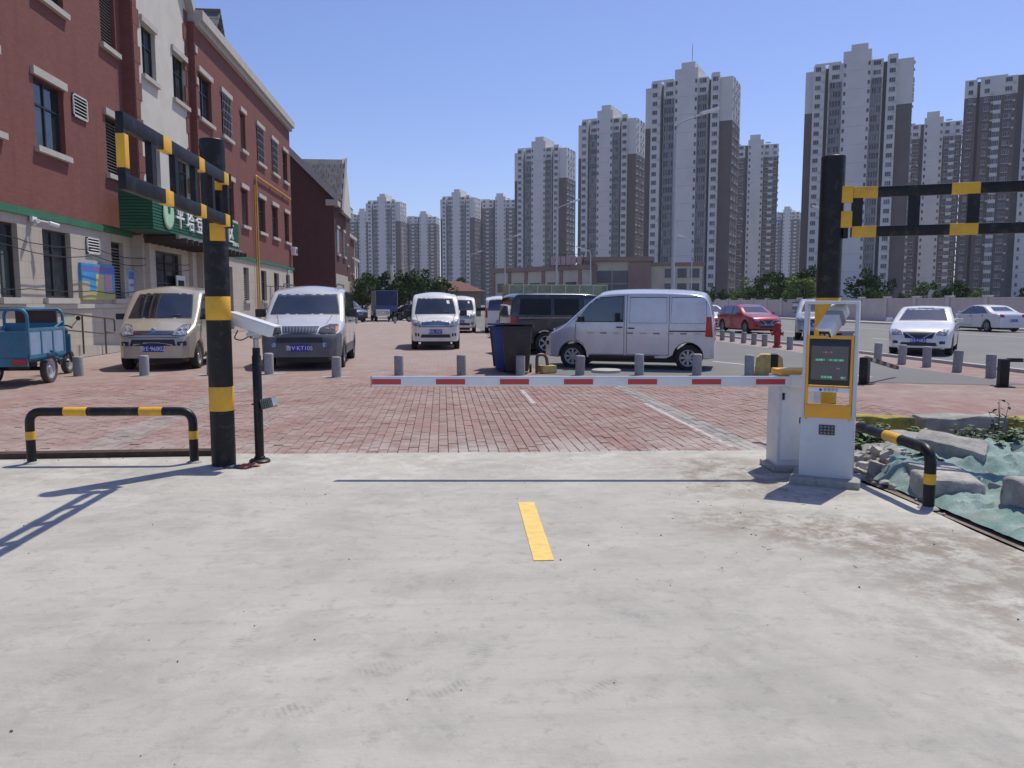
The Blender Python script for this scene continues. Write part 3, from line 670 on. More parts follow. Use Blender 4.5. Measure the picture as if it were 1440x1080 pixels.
# cornices and the green band
bpart('cornice', lambda bm: (bx(bm, -11.4, X3+.36, 37.5, 59.5, 14.02, 14.45), bx(bm, -11.4, X3+.2, 37.5, 59.4, 13.78, 14.015)), TRIM)
bpart('cornice', lambda bm: (bx(bm, -12.2, X1+.36, 11, 30.8, 14.3, 14.7), bx(bm, -12.2, X1+.2, 11, 30.8, 14.05, 14.295)), TRIM)
bpart('green_band', lambda bm: bx(bm, X1-.05, X1+.09, 12, 30.82, 3.96, 4.16), GREEN)
bpart('green_band', lambda bm: bx(bm, X3-.05, X3+.09, 40.6, 59.35, 3.92, 4.1), GREEN)
bpart('sill_course', lambda bm: (bx(bm, X1-.05, X1+.06, 12, 30.82, 1.38, 1.52)), TRIM)
# roof slope with a dormer
def roofs(bm):
    for i in range(12):
        z0 = 14.46+i*.28; x0 = X3-.1-i*.34
        bx(bm, x0-.42, x0, 37.6, 59.4, z0, z0+.1, None)
roof = bpart('roof', roofs, TILE)
def dorm(bm):
    M = Matrix(((0, 0, 1, 0), (1, 0, 0, 0), (0, 1, 0, 0), (0, 0, 0, 1)))
    prism(bm, [(43.6, 14.6), (46.2, 14.6), (46.2, 15.0), (44.9, 16.7), (43.6, 15.0)], -14, -11.9, M)
one('dormer', dorm, PLAST, roof)
for (a, b_) in (((43.25, 14.75), (44.9, 16.95)), ((46.55, 14.75), (44.9, 16.95))):
    def dslope(bm):
        d = Vector((0, b_[0]-a[0], b_[1]-a[1])); ang = math.atan2(d.z, d.y); n_ = 5
        for k in range(n_):
            bx(bm, -14.2, -11.6, k*d.length/n_, (k+1.15)*d.length/n_, -.03, .03, Matrix.Translation((0, a[0], a[1])) @ Matrix.Rotation(ang, 4, 'X') @ Matrix.Rotation(R(-3), 4, 'X'))
    one('dormer_slope', dslope, TILE, roof)
one('dormer_trim', lambda bm: (bx(bm, -11.62, -11.5, 43.3, 46.5, 14.55, 14.75)), TRIM, roof)
# vents
for (y0, y1, z0, z1) in ((26.6, 27.6, 7.4, 8.1), (27.05, 28.0, 3.15, 3.68), (57.0, 57.0+.9, 3.55, 3.85)):
    Xv = X1 if y0 < 40 else X3
    def vent(bm):
        n = int((z1-z0)/.10)
        for k in range(n): bx(bm, -.028, .028, y0+.04, y1-.04, -.007, .007, Matrix.Translation((Xv+.05, 0, z0+.06+k*(z1-z0-.08)/n)) @ Matrix.Rotation(R(40), 4, 'Y'))
        bx(bm, Xv+.03, Xv+.07, y0, y0+.04, z0, z1); bx(bm, Xv+.03, Xv+.07, y1-.04, y1, z0, z1); bx(bm, Xv+.03, Xv+.07, y0, y1, z1-.04, z1); bx(bm, Xv+.03, Xv+.07, y0, y1, z0, z0+.04)
    vg = bpart('vent_grille', vent, LOUVW); one('dark_throat', lambda bm: bx(bm, Xv+.002, Xv+.012, y0, y1, z0, z1), SHADE, vg)
# entrance canopy with timber-like ribs, door, pilasters
def canopy(bm):
    bx(bm, X2, -9.9, 31.0, 40.4, 3.98, 4.06)
    for k in range(14): bx(bm, X2, -9.55, 31.1+k*.7, 31.2+k*.7, 3.80, 3.975)
bpart('canopy', canopy, mat('canopy_brown', (.05, .032, .026), .7, 0, .2, 3))
bpart('canopy_edge', lambda bm: bx(bm, -9.9, -9.78, 30.95, 40.45, 3.95, 4.1), mat('canopy_metal', (.35, .36, .34), .4, .6))
for y in (31.1, 36.3): bpart('pilaster', lambda bm: bx(bm, X2, X2+.16, y, y+.55, 0, 3.78), CREAM)
bpart('notice_board', lambda bm: (bx(bm, X2+.02, X2+.06, 34.4, 35.5, 1.5, 2.7)), WHITE)
bpart('inner_notice', lambda bm: (bx(bm, X2+.06, X2+.065, 34.55, 35.35, 1.75, 2.5)), SHADE)
# poster boards
def poster_material():
    m, t, b = newmat('map_poster'); pos = N(t, 'ShaderNodeNewGeometry').outputs['Position']
    sp = N(t, 'ShaderNodeSeparateXYZ'); t.links.new(pos, sp.inputs[0]); Y, Z = sp.outputs[1], sp.outputs[2]
    def rect(y0, y1, z0, z1):
        s = .015; return mth(t, 'MULTIPLY', mth(t, 'MULTIPLY', ramp(t, Y, y0-s, y0+s), ramp(t, Y, y1+s, y1-s)), mth(t, 'MULTIPLY', ramp(t, Z, z0-s, z0+s), ramp(t, Z, z1+s, z1-s)))
    c = mixc(t, ramp(t, nz(t, pos, 2.5, 3, .6), .4, .6), (.05, .27, .55), (.06, .34, .62))
    c = mixc(t, rect(26.3, 29.2, 1.5, 1.92), c, (.42, .40, .16)); c = mixc(t, rect(26.3, 27.0, 1.8, 2.25), c, (.45, .42, .28))
    c = mixc(t, rect(27.5, 28.1, 1.85, 2.5), c, (.55, .50, .2)); c = mixc(t, rect(28.2, 28.75, 1.95, 2.5), c, (.58, .3, .42))
    c = mixc(t, rect(26.5, 29, 2.55, 2.75), c, (.10, .16, .5))
    wv = mth(t, 'SINE', mth(t, 'MULTIPLY', Z, 90.0)); c = mixc(t, mth(t, 'MULTIPLY', mth(t, 'MULTIPLY', rect(27.55, 28.7, 1.95, 2.45), ramp(t, wv, .3, .8)), .35), c, (.5, .15, .12))
    t.links.new(c, b.inputs['Base Color']); b.inputs['Roughness'].default_value = .35; return m
pb = bpart('poster_board', lambda bm: bx(bm, X1, X1+.09, 26.45, 29.0, 1.66, 2.83), poster_material())
text('poster_title', '社区平面图', .17, mat('print_red', (.55, .12, .15), .5), pb, (X1+.0915, 27.75, 2.65), (math.pi/2, 0, math.pi/2), extrude=.001)
pb2 = bpart('poster_board', lambda bm: bx(bm, X1, X1+.07, 30.28, 30.8, 1.8, 2.75), mat('notice_print', (.45, .52, .62), .4, 0, .15, 2))
one('notice_head', lambda bm: bx(bm, X1+.0702, X1+.073, 30.3, 30.78, 2.42, 2.72), mat('notice_blue', (.06, .2, .55), .4, 0, .2, 6), pb2)
text('notice_text', '便民服务', .1, BLUE, pb2, (X1+.075, 30.54, 2.2), (math.pi/2, 0, math.pi/2), extrude=.001)
# shop sign on its slatted green box
sg = thing('shop_sign', 'green slatted shop sign with white characters and round emblem above entrance', 'sign', (-10.0, 34.7, 4.1))
SGN = mat('sign_green', (.01, .105, .052), .5, 0, .15, 2)
one('box', lambda bm: bx(bm, -1.08, 0, -5.9, 5.9, 0, 1.32), mat('sign_dark_green', (.01, .07, .04), .6), sg)
for k in range(12):
    one('slat', lambda bm: bx(bm, 0.002, .045, -5.9, 5.9, .03+k*.108, .03+k*.108+.078), SGN, sg)
for k in range(12):
    one('side_slat', lambda bm: bx(bm, -1.06, -.01, -5.945, -5.902, .03+k*.108, .03+k*.108+.078), SGN, sg)
SW = mat('sign_white', (.82, .82, .82), .4)
em = one('emblem', lambda bm: lathe(bm, [(.50, 0), (.56, .02), (.56, .05), (.46, .06)], 32, Matrix.Translation((.05, -4.4, .68)) @ Matrix.Rotation(math.pi/2, 4, 'Y')), mat('emblem_pale', (.42, .62, .42), .5), sg)
one('emblem_cutout', lambda bm: prism(bm, [(-4.5, .7), (-4.3, .7), (-4.22, 1.12), (-4.58, 1.12)], .112, .122, Matrix(((0, 0, 1, 0), (1, 0, 0, 0), (0, 1, 0, 0), (0, 0, 0, 1)))), SGN, em)
for i, ch in enumerate('平塔登花园社区'):
    text('sign_character', ch, 1.0, SW, sg, (.08, -3.1+i*1.22, .66), (math.pi/2, 0, math.pi/2), extrude=.03)
text('sign_subtitle', '惠民服务中心', .2, SW, sg, (.06, 5.1, .25), (math.pi/2, 0, math.pi/2), extrude=.008)
# gas pipe, cables, wall lamp and camera
gp_ = thing('gas_pipe', 'yellow gas pipe climbing the far brick facade', 'pipe', (X3+.12, 47.9, 0))
YP = mat('yellow_pipe', (.62, .36, .05), .5, 0, .1, 3)
one('riser', lambda bm: tube(bm, fillet([(0, 0, 0.2), (0, 0, 8.9), (0, 10.6, 8.9)], .12), .05, 10), YP, gp_, True)
one('riser', lambda bm: tube(bm, [(0, -.45, .2), (0, -.45, 8.3)], .035, 8), YP, gp_, True)
for y, z in ((4, 8.9), (8, 8.9)): one('bracket', lambda bm: tube(bm, [(-.12, y, z-.35), (0, y, z-.05)], .02, 6), FRAME, gp_)
def cable(name, label, y0, y1, z, sag, X, seed):
    r = random.Random(seed); pts = []
    n = int((y1-y0)/.5)
    for i in range(n+1):
        s = i/n; pts.append((X+.1, y0+(y1-y0)*s, z-sag*math.sin((s*4) % 1*math.pi)+r.uniform(-.02, .02)))
    return tag(one(name, lambda bm: tube(bm, pts, .014, 5), DARK), label, 'cable', 'cables along the cream ground floor')
cable('wall_cable', 'upper black cable sagging along the cream ground floor wall', 16, 37.3, 3.28, .12, X1+.3, 1)
cable('wall_cable', 'middle black cable sagging along the cream ground floor wall', 16, 37.3, 3.08, .2, X1+.3, 2)
cable('wall_cable', 'lowest black cable running along the cream ground floor wall', 16, 30.6, 1.95, .06, X1+.05, 3)
cc = thing('wall_camera', 'pair of white security cameras under the green band', 'camera', (X1+.1, 23.6, 3.88), 0)
for k, (dy, rz) in enumerate(((-.25, 2.4), (.35, 1.0))):
    one('camera_head', lambda bm: (tube(bm, [(.25, dy, -.06), (.25+.28*math.cos(rz), dy+.28*math.sin(rz), -.12)], .06, 10)), WHITE, cc, True)
one('arm', lambda bm: (tube(bm, [(0, 0, 0), (.25, -.25, -.05)], .025, 8), tube(bm, [(0, 0, 0), (.25, .35, -.05)], .025, 8), cb(bm, (.0, 0, 0), (.08, .25, .15))), WHITE, cc, True)
ac = thing('air_conditioner', 'small white air conditioner unit on far end of brick facade', 'air conditioner', (X3+.25, 58.6, 4.95))
box('case', (0, 0, .3), (.35, .8, .58), WHITE, ac, .02); one('fan_grille', lambda bm: lathe(bm, [(.22, 0), (.22, .02), (.02, .03)], 20, Matrix.Translation((.178, 0, .3)) @ Matrix.Rotation(math.pi/2, 4, 'Y')), FRAME, ac)
# access ramp with steel handrail
rmp = thing('access_ramp', 'sloping cream ramp with low kerb along the building foot', 'ramp', (-10.9, 24, 0))
def ramp_body(bm):
    prism(bm, [(-7, 0), (5.2, 0), (5.2, .03), (-4, .55), (-7, .55)], 0, 1.25, Matrix(((0, 0, 1, -.58), (1, 0, 0, 0), (0, 1, 0, 0), (0, 0, 0, 1))))
one('slab', ramp_body, CREAM, rmp)
hr = thing('handrail', 'brown steel tube handrail beside the ramp behind the blue tricycle', 'handrail', (-10.15, 24, 0))
RUSTY = mat('rail_brown', (.13, .10, .085), .5, .4, .15, 5)
def zr(y): return max(.03, min(.55, .03+(5.2-y)*.0565)) if y > -4 else .55
pts = [(0, y, zr(y)+.9) for y in (-6.8, -4, -2, 0, 1.0)]
one('top_rail', lambda bm: tube(bm, fillet([(0, -6.8, 1.45), (0, -4, 1.45), (0, 1.6, 1.05), (0, 1.6, .62), (0, 1.0, .66)], .1), .028, 10), RUSTY, hr, True)
one('middle_rail', lambda bm: tube(bm, [(0, -6.8, 1.0), (0, -4, 1.0), (0, 1.0, .62)], .02, 8), RUSTY, hr, True)
for y in (-6.7, -5.2, -3.6, -2.1, -.6, .9):
    one('baluster', lambda bm: tube(bm, [(0, y, zr(y)-.25), (0, y, 1.45 if y < -4 else 1.45-(y+4)*.0714)], .026, 10), RUSTY, hr, True)
# mesh cage by the wall and wrapped scooter are behind the vans
cg = thing('mesh_cage', 'grey steel mesh cage against the far facade behind silver minivan', 'cage', (X3+.9, 45.6, 0))
def cagef(bm):
    for y in (0, 1.6, 3.2): bx(bm, -.02, .02, y-.02, y+.02, 0, 2.5); bx(bm, .9, .94, y-.02, y+.02, 0, 2.5)
    for z in (.1, 1.2, 2.46): bx(bm, .9, .94, 0, 3.2, z, z+.04); bx(bm, 0, .92, -.02, .02, z, z+.04)
    for k in range(20): y = .1+k*.16; bx(bm, .915, .925, y, y+.012, .1, 2.46)
    for k in range(6): x = .1+k*.15; bx(bm, x, x+.012, -.01, .0, .1, 2.46)
one('cage_frame', cagef, mat('cage_grey', (.2, .21, .22), .5, .5), cg)

# ================================================================== houses further along the terrace
def terrace(name, label, y0, y1, xf, eave, ridge, end_m, front_m):
    h = thing(name, label, 'building', (xf, y0, 0), 0, 'terrace houses beyond the brick building')
    D_ = 14.0; L_ = y1-y0
    M = Matrix(((1, 0, 0, 0), (0, 0, 1, 0), (0, 1, 0, 0), (0, 0, 0, 1)))
    one('end_wall', lambda bm: prism(bm, [(0, 0), (0, eave), (-D_/2, ridge), (-D_, eave), (-D_, 0)], 0, .3, M), end_m, h)
    one('end_wall', lambda bm: prism(bm, [(0, 0), (0, eave), (-D_/2, ridge), (-D_, eave), (-D_, 0)], L_-.3, L_, M), end_m, h)
    one('front_wall', lambda bm: bx(bm, -.3, -.004, .302, L_-.302, 0, eave), front_m, h)
    one('base_course', lambda bm: bx(bm, -.2, .05, .05, L_-.05, 0, 3.9), CREAM, h)
    sl = math.hypot(D_/2, ridge-eave); an = math.atan2(ridge-eave, D_/2)
    rf_ = one('roof', lambda bm: [bx(bm, -(k+1.15)*sl/16, -k*sl/16, -.3, L_+.3, .0, .08, Matrix.Translation((.35, 0, eave-.25)) @ Matrix.Rotation(an, 4, 'Y') @ Matrix.Rotation(0, 4, 'Z')) for k in range(17)], TILE, h)
    one('roof_edge', lambda bm: bx(bm, -sl-.4, .05, -.42, -.24, -.2, .24, Matrix.Translation((.35, 0, eave-.25)) @ Matrix.Rotation(an, 4, 'Y')), TRIM, h)
    one('eaves', lambda bm: (bx(bm, -.6, .35, -.4, L_+.4, eave-.75, eave-.3)), TRIM, h)
    for k in range(int(L_/4)):
        for z in (5.6, ):
            w = one('window', lambda bm: bx(bm, -.02, .03, 1.2+k*4, 2.6+k*4, z, z+2), FRAME, h)
            one('sill', lambda bm: bx(bm, .0, .16, 1.1+k*4, 2.7+k*4, z-.2, z-.02), TRIM, w); one('lintel', lambda bm: bx(bm, .0, .12, 1.1+k*4, 2.7+k*4, z+2.02, z+2.25), TRIM, w)
            one('pane', lambda bm: bx(bm, .03, .035, 1.26+k*4, 2.54+k*4, z+.06, z+1.94), BGLASS, w)
    return h
h2 = terrace('terrace_house', 'dark brick gabled house next to the long brick building', 65, 73, -8.5, 10.0, 17.0, DKB, DKB)
# tiled cross gable on it
def crossg(bm):
    n_ = 9; an = math.atan2(4.3, 3.0); M0 = Matrix.Translation((0, 1.15, 8.95)) @ Matrix.Rotation(an, 4, 'X')
    bx(bm, -6.2, .5, 0, 5.7, -.12, -.002, M0)
    for k in range(n_):
        y = .1+k*.56
        for j in range(15):
            x = -6.2+j*.45-(k % 2)*.2
            bx(bm, x+.02, x+.43, y, y+.6, 0, .05, M0 @ Matrix.Translation((0, y, 0)) @ Matrix.Rotation(R(3), 4, 'X') @ Matrix.Translation((0, -y, 0)))
one('cross_gable_slope', crossg, TILE, h2)
one('cross_gable_wall', lambda bm: prism(bm, [(1.4, 9.0), (7.4, 9.0), (7.4, 9.4), (4.4, 13.7), (1.4, 9.4)], 0.2, .5, Matrix(((0, 0, 1, 0), (1, 0, 0, 0), (0, 1, 0, 0), (0, 0, 0, 1)))), PLAST, h2)
one('cross_gable_edge', lambda bm: bx(bm, .48, .62, .0, 5.75, -.1, .16, Matrix.Translation((0, 1.15, 8.95)) @ Matrix.Rotation(math.atan2(4.3, 3.0), 4, 'X')), TRIM, h2)
terrace('terrace_house', 'second gabled terrace house with cream top beyond the dark one', 77, 90, -10.1, 12.0, 15.0, DKB, DKB)
terrace('terrace_house', 'third terrace house with pale gable farther along the row', 98, 115, -12.3, 11.0, 13.5, PLAST, DKB)
terrace('terrace_house', 'farthest terrace house end just left of the trees', 125, 145, -15, 9.5, 12.0, PLAST, PLAST)
# ================================================================== vehicles
CHROME = mat('chrome', (.6, .6, .62), .12, 1.0, .05); ALLOY = mat('alloy', (.40, .40, .41), .35, .35, .1, 8)
LAMPG = mat('headlamp_glass', (.34, .36, .39), .07, .3, .75, 22, spec=1.0, coat=.6); TAIL = mat('tail_lamp', (.42, .015, .02), .15, 0, .2, 10)
AMBER = mat('amber_lamp', (.6, .2, .03), .2); PLATE = mat('plate_blue', (.015, .03, .36), .4, 0, .05); PTXT = mat('plate_white', (.75, .75, .78), .4)
TYRE = mat('tyre', (.022, .022, .022), .85, 0, .2, 10); TRIMB = mat('black_trim', (.025, .025, .027), .5, 0, .15, 6); SEAM = mat('panel_gap', (.03, .03, .03), .8)
def smooth_poly(pts, it=2):
    for _ in range(it):
        out = [pts[0]]
        for a, b_ in zip(pts, pts[1:]):
            out += [(a[0]*.75+b_[0]*.25, a[1]*.75+b_[1]*.25), (a[0]*.25+b_[0]*.75, a[1]*.25+b_[1]*.75)]
        out.append(pts[-1]); pts = out
    return pts
def interp(pts, x):
    if x <= pts[0][0]: return pts[0][1]
    for a, b_ in zip(pts, pts[1:]):
        if x <= b_[0]: return a[1]+(b_[1]-a[1])*(x-a[0])/max(1e-9, b_[0]-a[0])
    return pts[-1][1]
class Car:
    """body lofted from a side silhouette (rear to front along +x), with real wheel tunnels"""
    def __init__(s, root, body_mat, top, W, axles, r, sill=.26, belt=.95, tum=.13, rc=.13, plan=None, crown=.03, arch=1.17, low_mat=None, low=None):
        s.root = root; s.r = r; s.axles = axles; s.W = W
        tp = smooth_poly(top); x0, x1 = tp[0][0], tp[-1][0]; s.x0, s.x1 = x0, x1; H = max(p[1] for p in tp)
        plan = plan or [(x0, .88), (x0+.12, .95), (x0+.5, 1), (x1-.9, 1), (x1-.45, .97), (x1-.15, .88), (x1, .74)]
        ra = r*arch
        xs = {p[0] for p in tp}
        for a in axles:
            for k in range(-12, 13): xs.add(a+ra*math.sin(k/12*math.pi/2))
        xs |= {x0+(x1-x0)*k/26 for k in range(27)}
        xs = sorted(xs); xx = [xs[0]]
        for x in xs[1:]:
            if x-xx[-1] > .004: xx.append(x)
        xx[-1] = x1
        bm = BM(); rows = []
        for x in xx:
            T = interp(tp, x); e = min(x-x0, x1-x); Bz = sill+.02*max(0, .3-e)/.3
            for a in axles:
                if abs(x-a) < ra: Bz = max(Bz, r+math.sqrt(max(0, ra*ra-(x-a)**2)))
            Bz = min(Bz, T-.05); w = W/2*interp(plan, x)
            def sd(z):
                if z < belt: return w*(1-.035*((belt-z)/belt)**1.6)
                return w*(1-tum*((z-belt)/(H-belt))**1.15) if H > belt else w
            rr = min(rc, (T-Bz)*.42); pts = [(0, Bz), (w*.5, Bz), (sd(Bz)*.955, Bz)]
            nz_ = 9
            for k in range(nz_+1):
                z = Bz+.02+(T-rr-Bz-.02)*k/nz_; pts.append((sd(z), z))
            ye, ze = pts[-1]; yt = sd(T)
            for k in range(1, 6):
                a = k/5*math.pi/2; pts.append((ye-(rr+max(0, ye-yt)*.2)*(1-math.cos(a)), T-crown*.6-rr+rr*math.sin(a) if False else T-rr+rr*math.sin(a)-crown*math.sin(a)*.8))
            yl, zl = pts[-1]
            for k in range(1, 5): pts.append((yl*(1-k/4), zl+crown*.8*(1-(1-k/4)**2)))
            rows.append(pts)
        n = len(rows[0]); V = []
        for x, pts in zip(xx, rows):
            row = [bm.verts.new((x, y, z)) for y, z in pts] + [bm.verts.new((x, -y, z)) for y, z in pts[-2:0:-1]]
            V.append(row)
        m = len(V[0])
        for a, b_ in zip(V, V[1:]):
            for k in range(m): bm.faces.new((a[k], b_[k], b_[(k+1) % m], a[(k+1) % m]))
        bm.faces.new(V[0]); bm.faces.new(V[-1][::-1])
        bmesh.ops.recalc_face_normals(bm, faces=bm.faces)
        s.bvh = BVHTree.FromBMesh(bm)
        if low_mat:
            for f in bm.faces:
                c = f.calc_center_median(); f.material_index = 1 if c.z < low(c.x) else 0
        s.body = obj('body', bm, [body_mat, low_mat] if low_mat else body_mat, root, True)
    def hit(s, side, a, b_):
        if side == 'L': o, d = Vector((a, 4, b_)), Vector((0, -1, 0))
        elif side == 'R': o, d = Vector((a, -4, b_)), Vector((0, 1, 0))
        elif side == 'F': o, d = Vector((6, a, b_)), Vector((-1, 0, 0))
        elif side == 'B': o, d = Vector((-6, a, b_)), Vector((1, 0, 0))
        else: o, d = Vector((a, b_, 5)), Vector((0, 0, -1))
        h = s.bvh.ray_cast(o, d); return (h[0], -d) if h[0] else (None, -d)
    def patch(s, name, side, poly, m, eps=.005, cuts=5, parent=None, grow=0):
        """a conforming panel laid on the body: polygon in the side view (x,z) or the end view (y,z)"""
        if grow:
            cx = sum(p[0] for p in poly)/len(poly); cy = sum(p[1] for p in poly)/len(poly)
            poly = [(p[0]+grow*math.copysign(1, p[0]-cx), p[1]+grow*math.copysign(1, p[1]-cy)) for p in poly]
        bm = BM(); f = bm.faces.new([bm.verts.new((p[0], p[1], 0)) for p in poly])
        bmesh.ops.triangulate(bm, faces=[f]); 
        if cuts: bmesh.ops.subdivide_edges(bm, edges=bm.edges[:], cuts=cuts, use_grid_fill=True)
        bad = []; dirv = None
        for v in bm.verts:
            p, d = s.hit(side, v.co.x, v.co.y); dirv = d
            if p is None: bad.append(v)
            else: v.co = p+d*eps
        bmesh.ops.delete(bm, geom=bad, context='VERTS')
        be = [e for e in bm.edges if e.is_boundary]
        ex = bmesh.ops.extrude_edge_only(bm, edges=be)
        for g in ex['geom']:
            if isinstance(g, bmesh.types.BMVert): g.co -= dirv*(eps+.012)
        bm.normal_update()
        up = [f_ for f_ in bm.faces if f_.normal.dot(dirv) < -.2]
        bmesh.ops.reverse_faces(bm, faces=up)
        return obj(name, bm, m, parent or s.root, True)
    def lamp(s, side, poly, m=None, cuts=4):
        h = s.patch('headlight', side, poly, m or LAMPG, .012, cuts); s.patch('lamp_gap', side, poly, SEAM, .004, cuts, parent=h, grow=.014)
        cx = sum(p[0] for p in poly)/len(poly); cz = sum(p[1] for p in poly)/len(poly)
        for k in (-.055, .055):
            p, d = s.hit(side, cx+k, cz)
            if p: one('reflector', lambda bm: lathe(bm, [(.001, .0), (.03, .008), (.042, .012), (.046, .0)], 14, Matrix.Translation((p.x+.008, cx+k, cz)) @ Matrix.Rotation(math.pi/2, 4, 'Y')), CHROME, h, True)
    def glass(s, name, side, poly, grow=.022):
        g = s.patch(name, side, poly, GLASS, .006)
        s.patch('rubber_seal', side, poly, TRIMB, .003, parent=g, grow=grow); return g
    def seam(s, side, pts, w=.012):
        bm_all = None
        for k, (a, b_) in enumerate(zip(pts, pts[1:])):
            d = Vector((b_[0]-a[0], b_[1]-a[1])); n = Vector((-d.y, d.x)).normalized()*w/2
            s.patch('door_seam', side, [(a[0]-n.x, a[1]-n.y), (b_[0]-n.x, b_[1]-n.y), (b_[0]+n.x, b_[1]+n.y), (a[0]+n.x, a[1]+n.y)], SEAM, .0022, 6)
    def wheels(s, style='steel', tw=.19, inset=.02):
        for a in s.axles:
            for sg_ in (1, -1):
                w = bpy.data.objects.new('wheel', None); link(w, s.root); w.location = (a, sg_*(s.W/2-tw/2-inset), s.r)
                w.rotation_euler = (-math.pi/2*sg_, 0, 0)
                r = s.r; rw = r*.63
                one('tyre', lambda bm: lathe(bm, [(rw, -tw/2), (r*.93, -tw/2), (r, -tw*.33), (r, tw*.33), (r*.93, tw/2), (rw+.012, tw/2), (rw, tw*.4)], 32, cap=False), TYRE, w, True)
                def rim(bm):
                    lathe(bm, [(rw*.98, -tw*.4), (rw*.94, tw*.2), (rw, tw*.42), (rw+.004, tw*.44), (rw*.92, tw*.42), (rw*.88, tw*.1)], 28, cap=False)
                    ns_ = 5 if style == 'alloy' else 8
                    lathe(bm, [(.001, tw*.36), (r*.16, tw*.34), (r*.2, tw*.22)], 16)
                    for k in range(ns_):
                        a_ = 2*math.pi*k/ns_
                        prism(bm, [(r*.08, -r*.07), (rw*.95, -r*.1), (rw*.95, r*.1), (r*.08, r*.07)], tw*.16, tw*.26, Matrix.Rotation(a_, 4, 'Z'))
                one('rim', rim, ALLOY, w, True)
                one('hub_well', lambda bm: lathe(bm, [(.001, tw*.02), (rw*.95, tw*.02)], 20), TRIMB, w)
    def mirror(s, x, z, sz=(.09, .2, .14), m=TRIMB):
        for sg_ in (1, -1):
            p, d = s.hit('L' if sg_ > 0 else 'R', x, z)
            if p is None: continue
            o = box('mirror', (p.x, p.y+sg_*sz[1]*.62, p.z+.05), sz, m, s.root, .03, (0, 0, sg_*-.2))
            one('mirror_arm', lambda bm: tube(bm, [(0, -sg_*sz[1]*.65, -.05), (0, -sg_*.03, -.01)], .02, 8), TRIMB, o)
    def plate(s, side, z, txt, y=0, eps=.02):
        p, d = s.hit(side, y, z)
        o = box('number_plate', (p.x+d.x*eps, y, z), (.012, .44, .14), PLATE, s.root, .003)
        rz = math.pi/2 if side == 'F' else -math.pi/2
        text('plate_text', txt, .125, PTXT, o, (d.x*.0065, 0, -.004), (math.pi/2, 0, rz), extrude=.0008)
    def door_handle(s, side, x, z):
        p, d = s.hit(side, x, z); box('door_handle', (p.x, p.y+d.y*.012, z), (.15, .025, .03), TRIMB, s.root, .008)
    def under(s, z0=.14):
        x0, x1, W = s.x0, s.x1, s.W
        one('underbody', lambda bm: (bx(bm, x0+.35, x1-.35, -W*.30, W*.30, z0+.02, .42), *[tube(bm, [(a, -W*.36, s.r), (a, W*.36, s.r)], .06, 8) for a in s.axles]), TRIMB, s.root)
def veh(name, label, cat, x, y, heading, group):
    return thing(name, label, cat, (x, y, -.02), heading, group)
DOWN = -math.pi/2; UPW = math.pi/2
VANS = 'vans and cars standing in the lot'; ROADC = 'cars on the road'

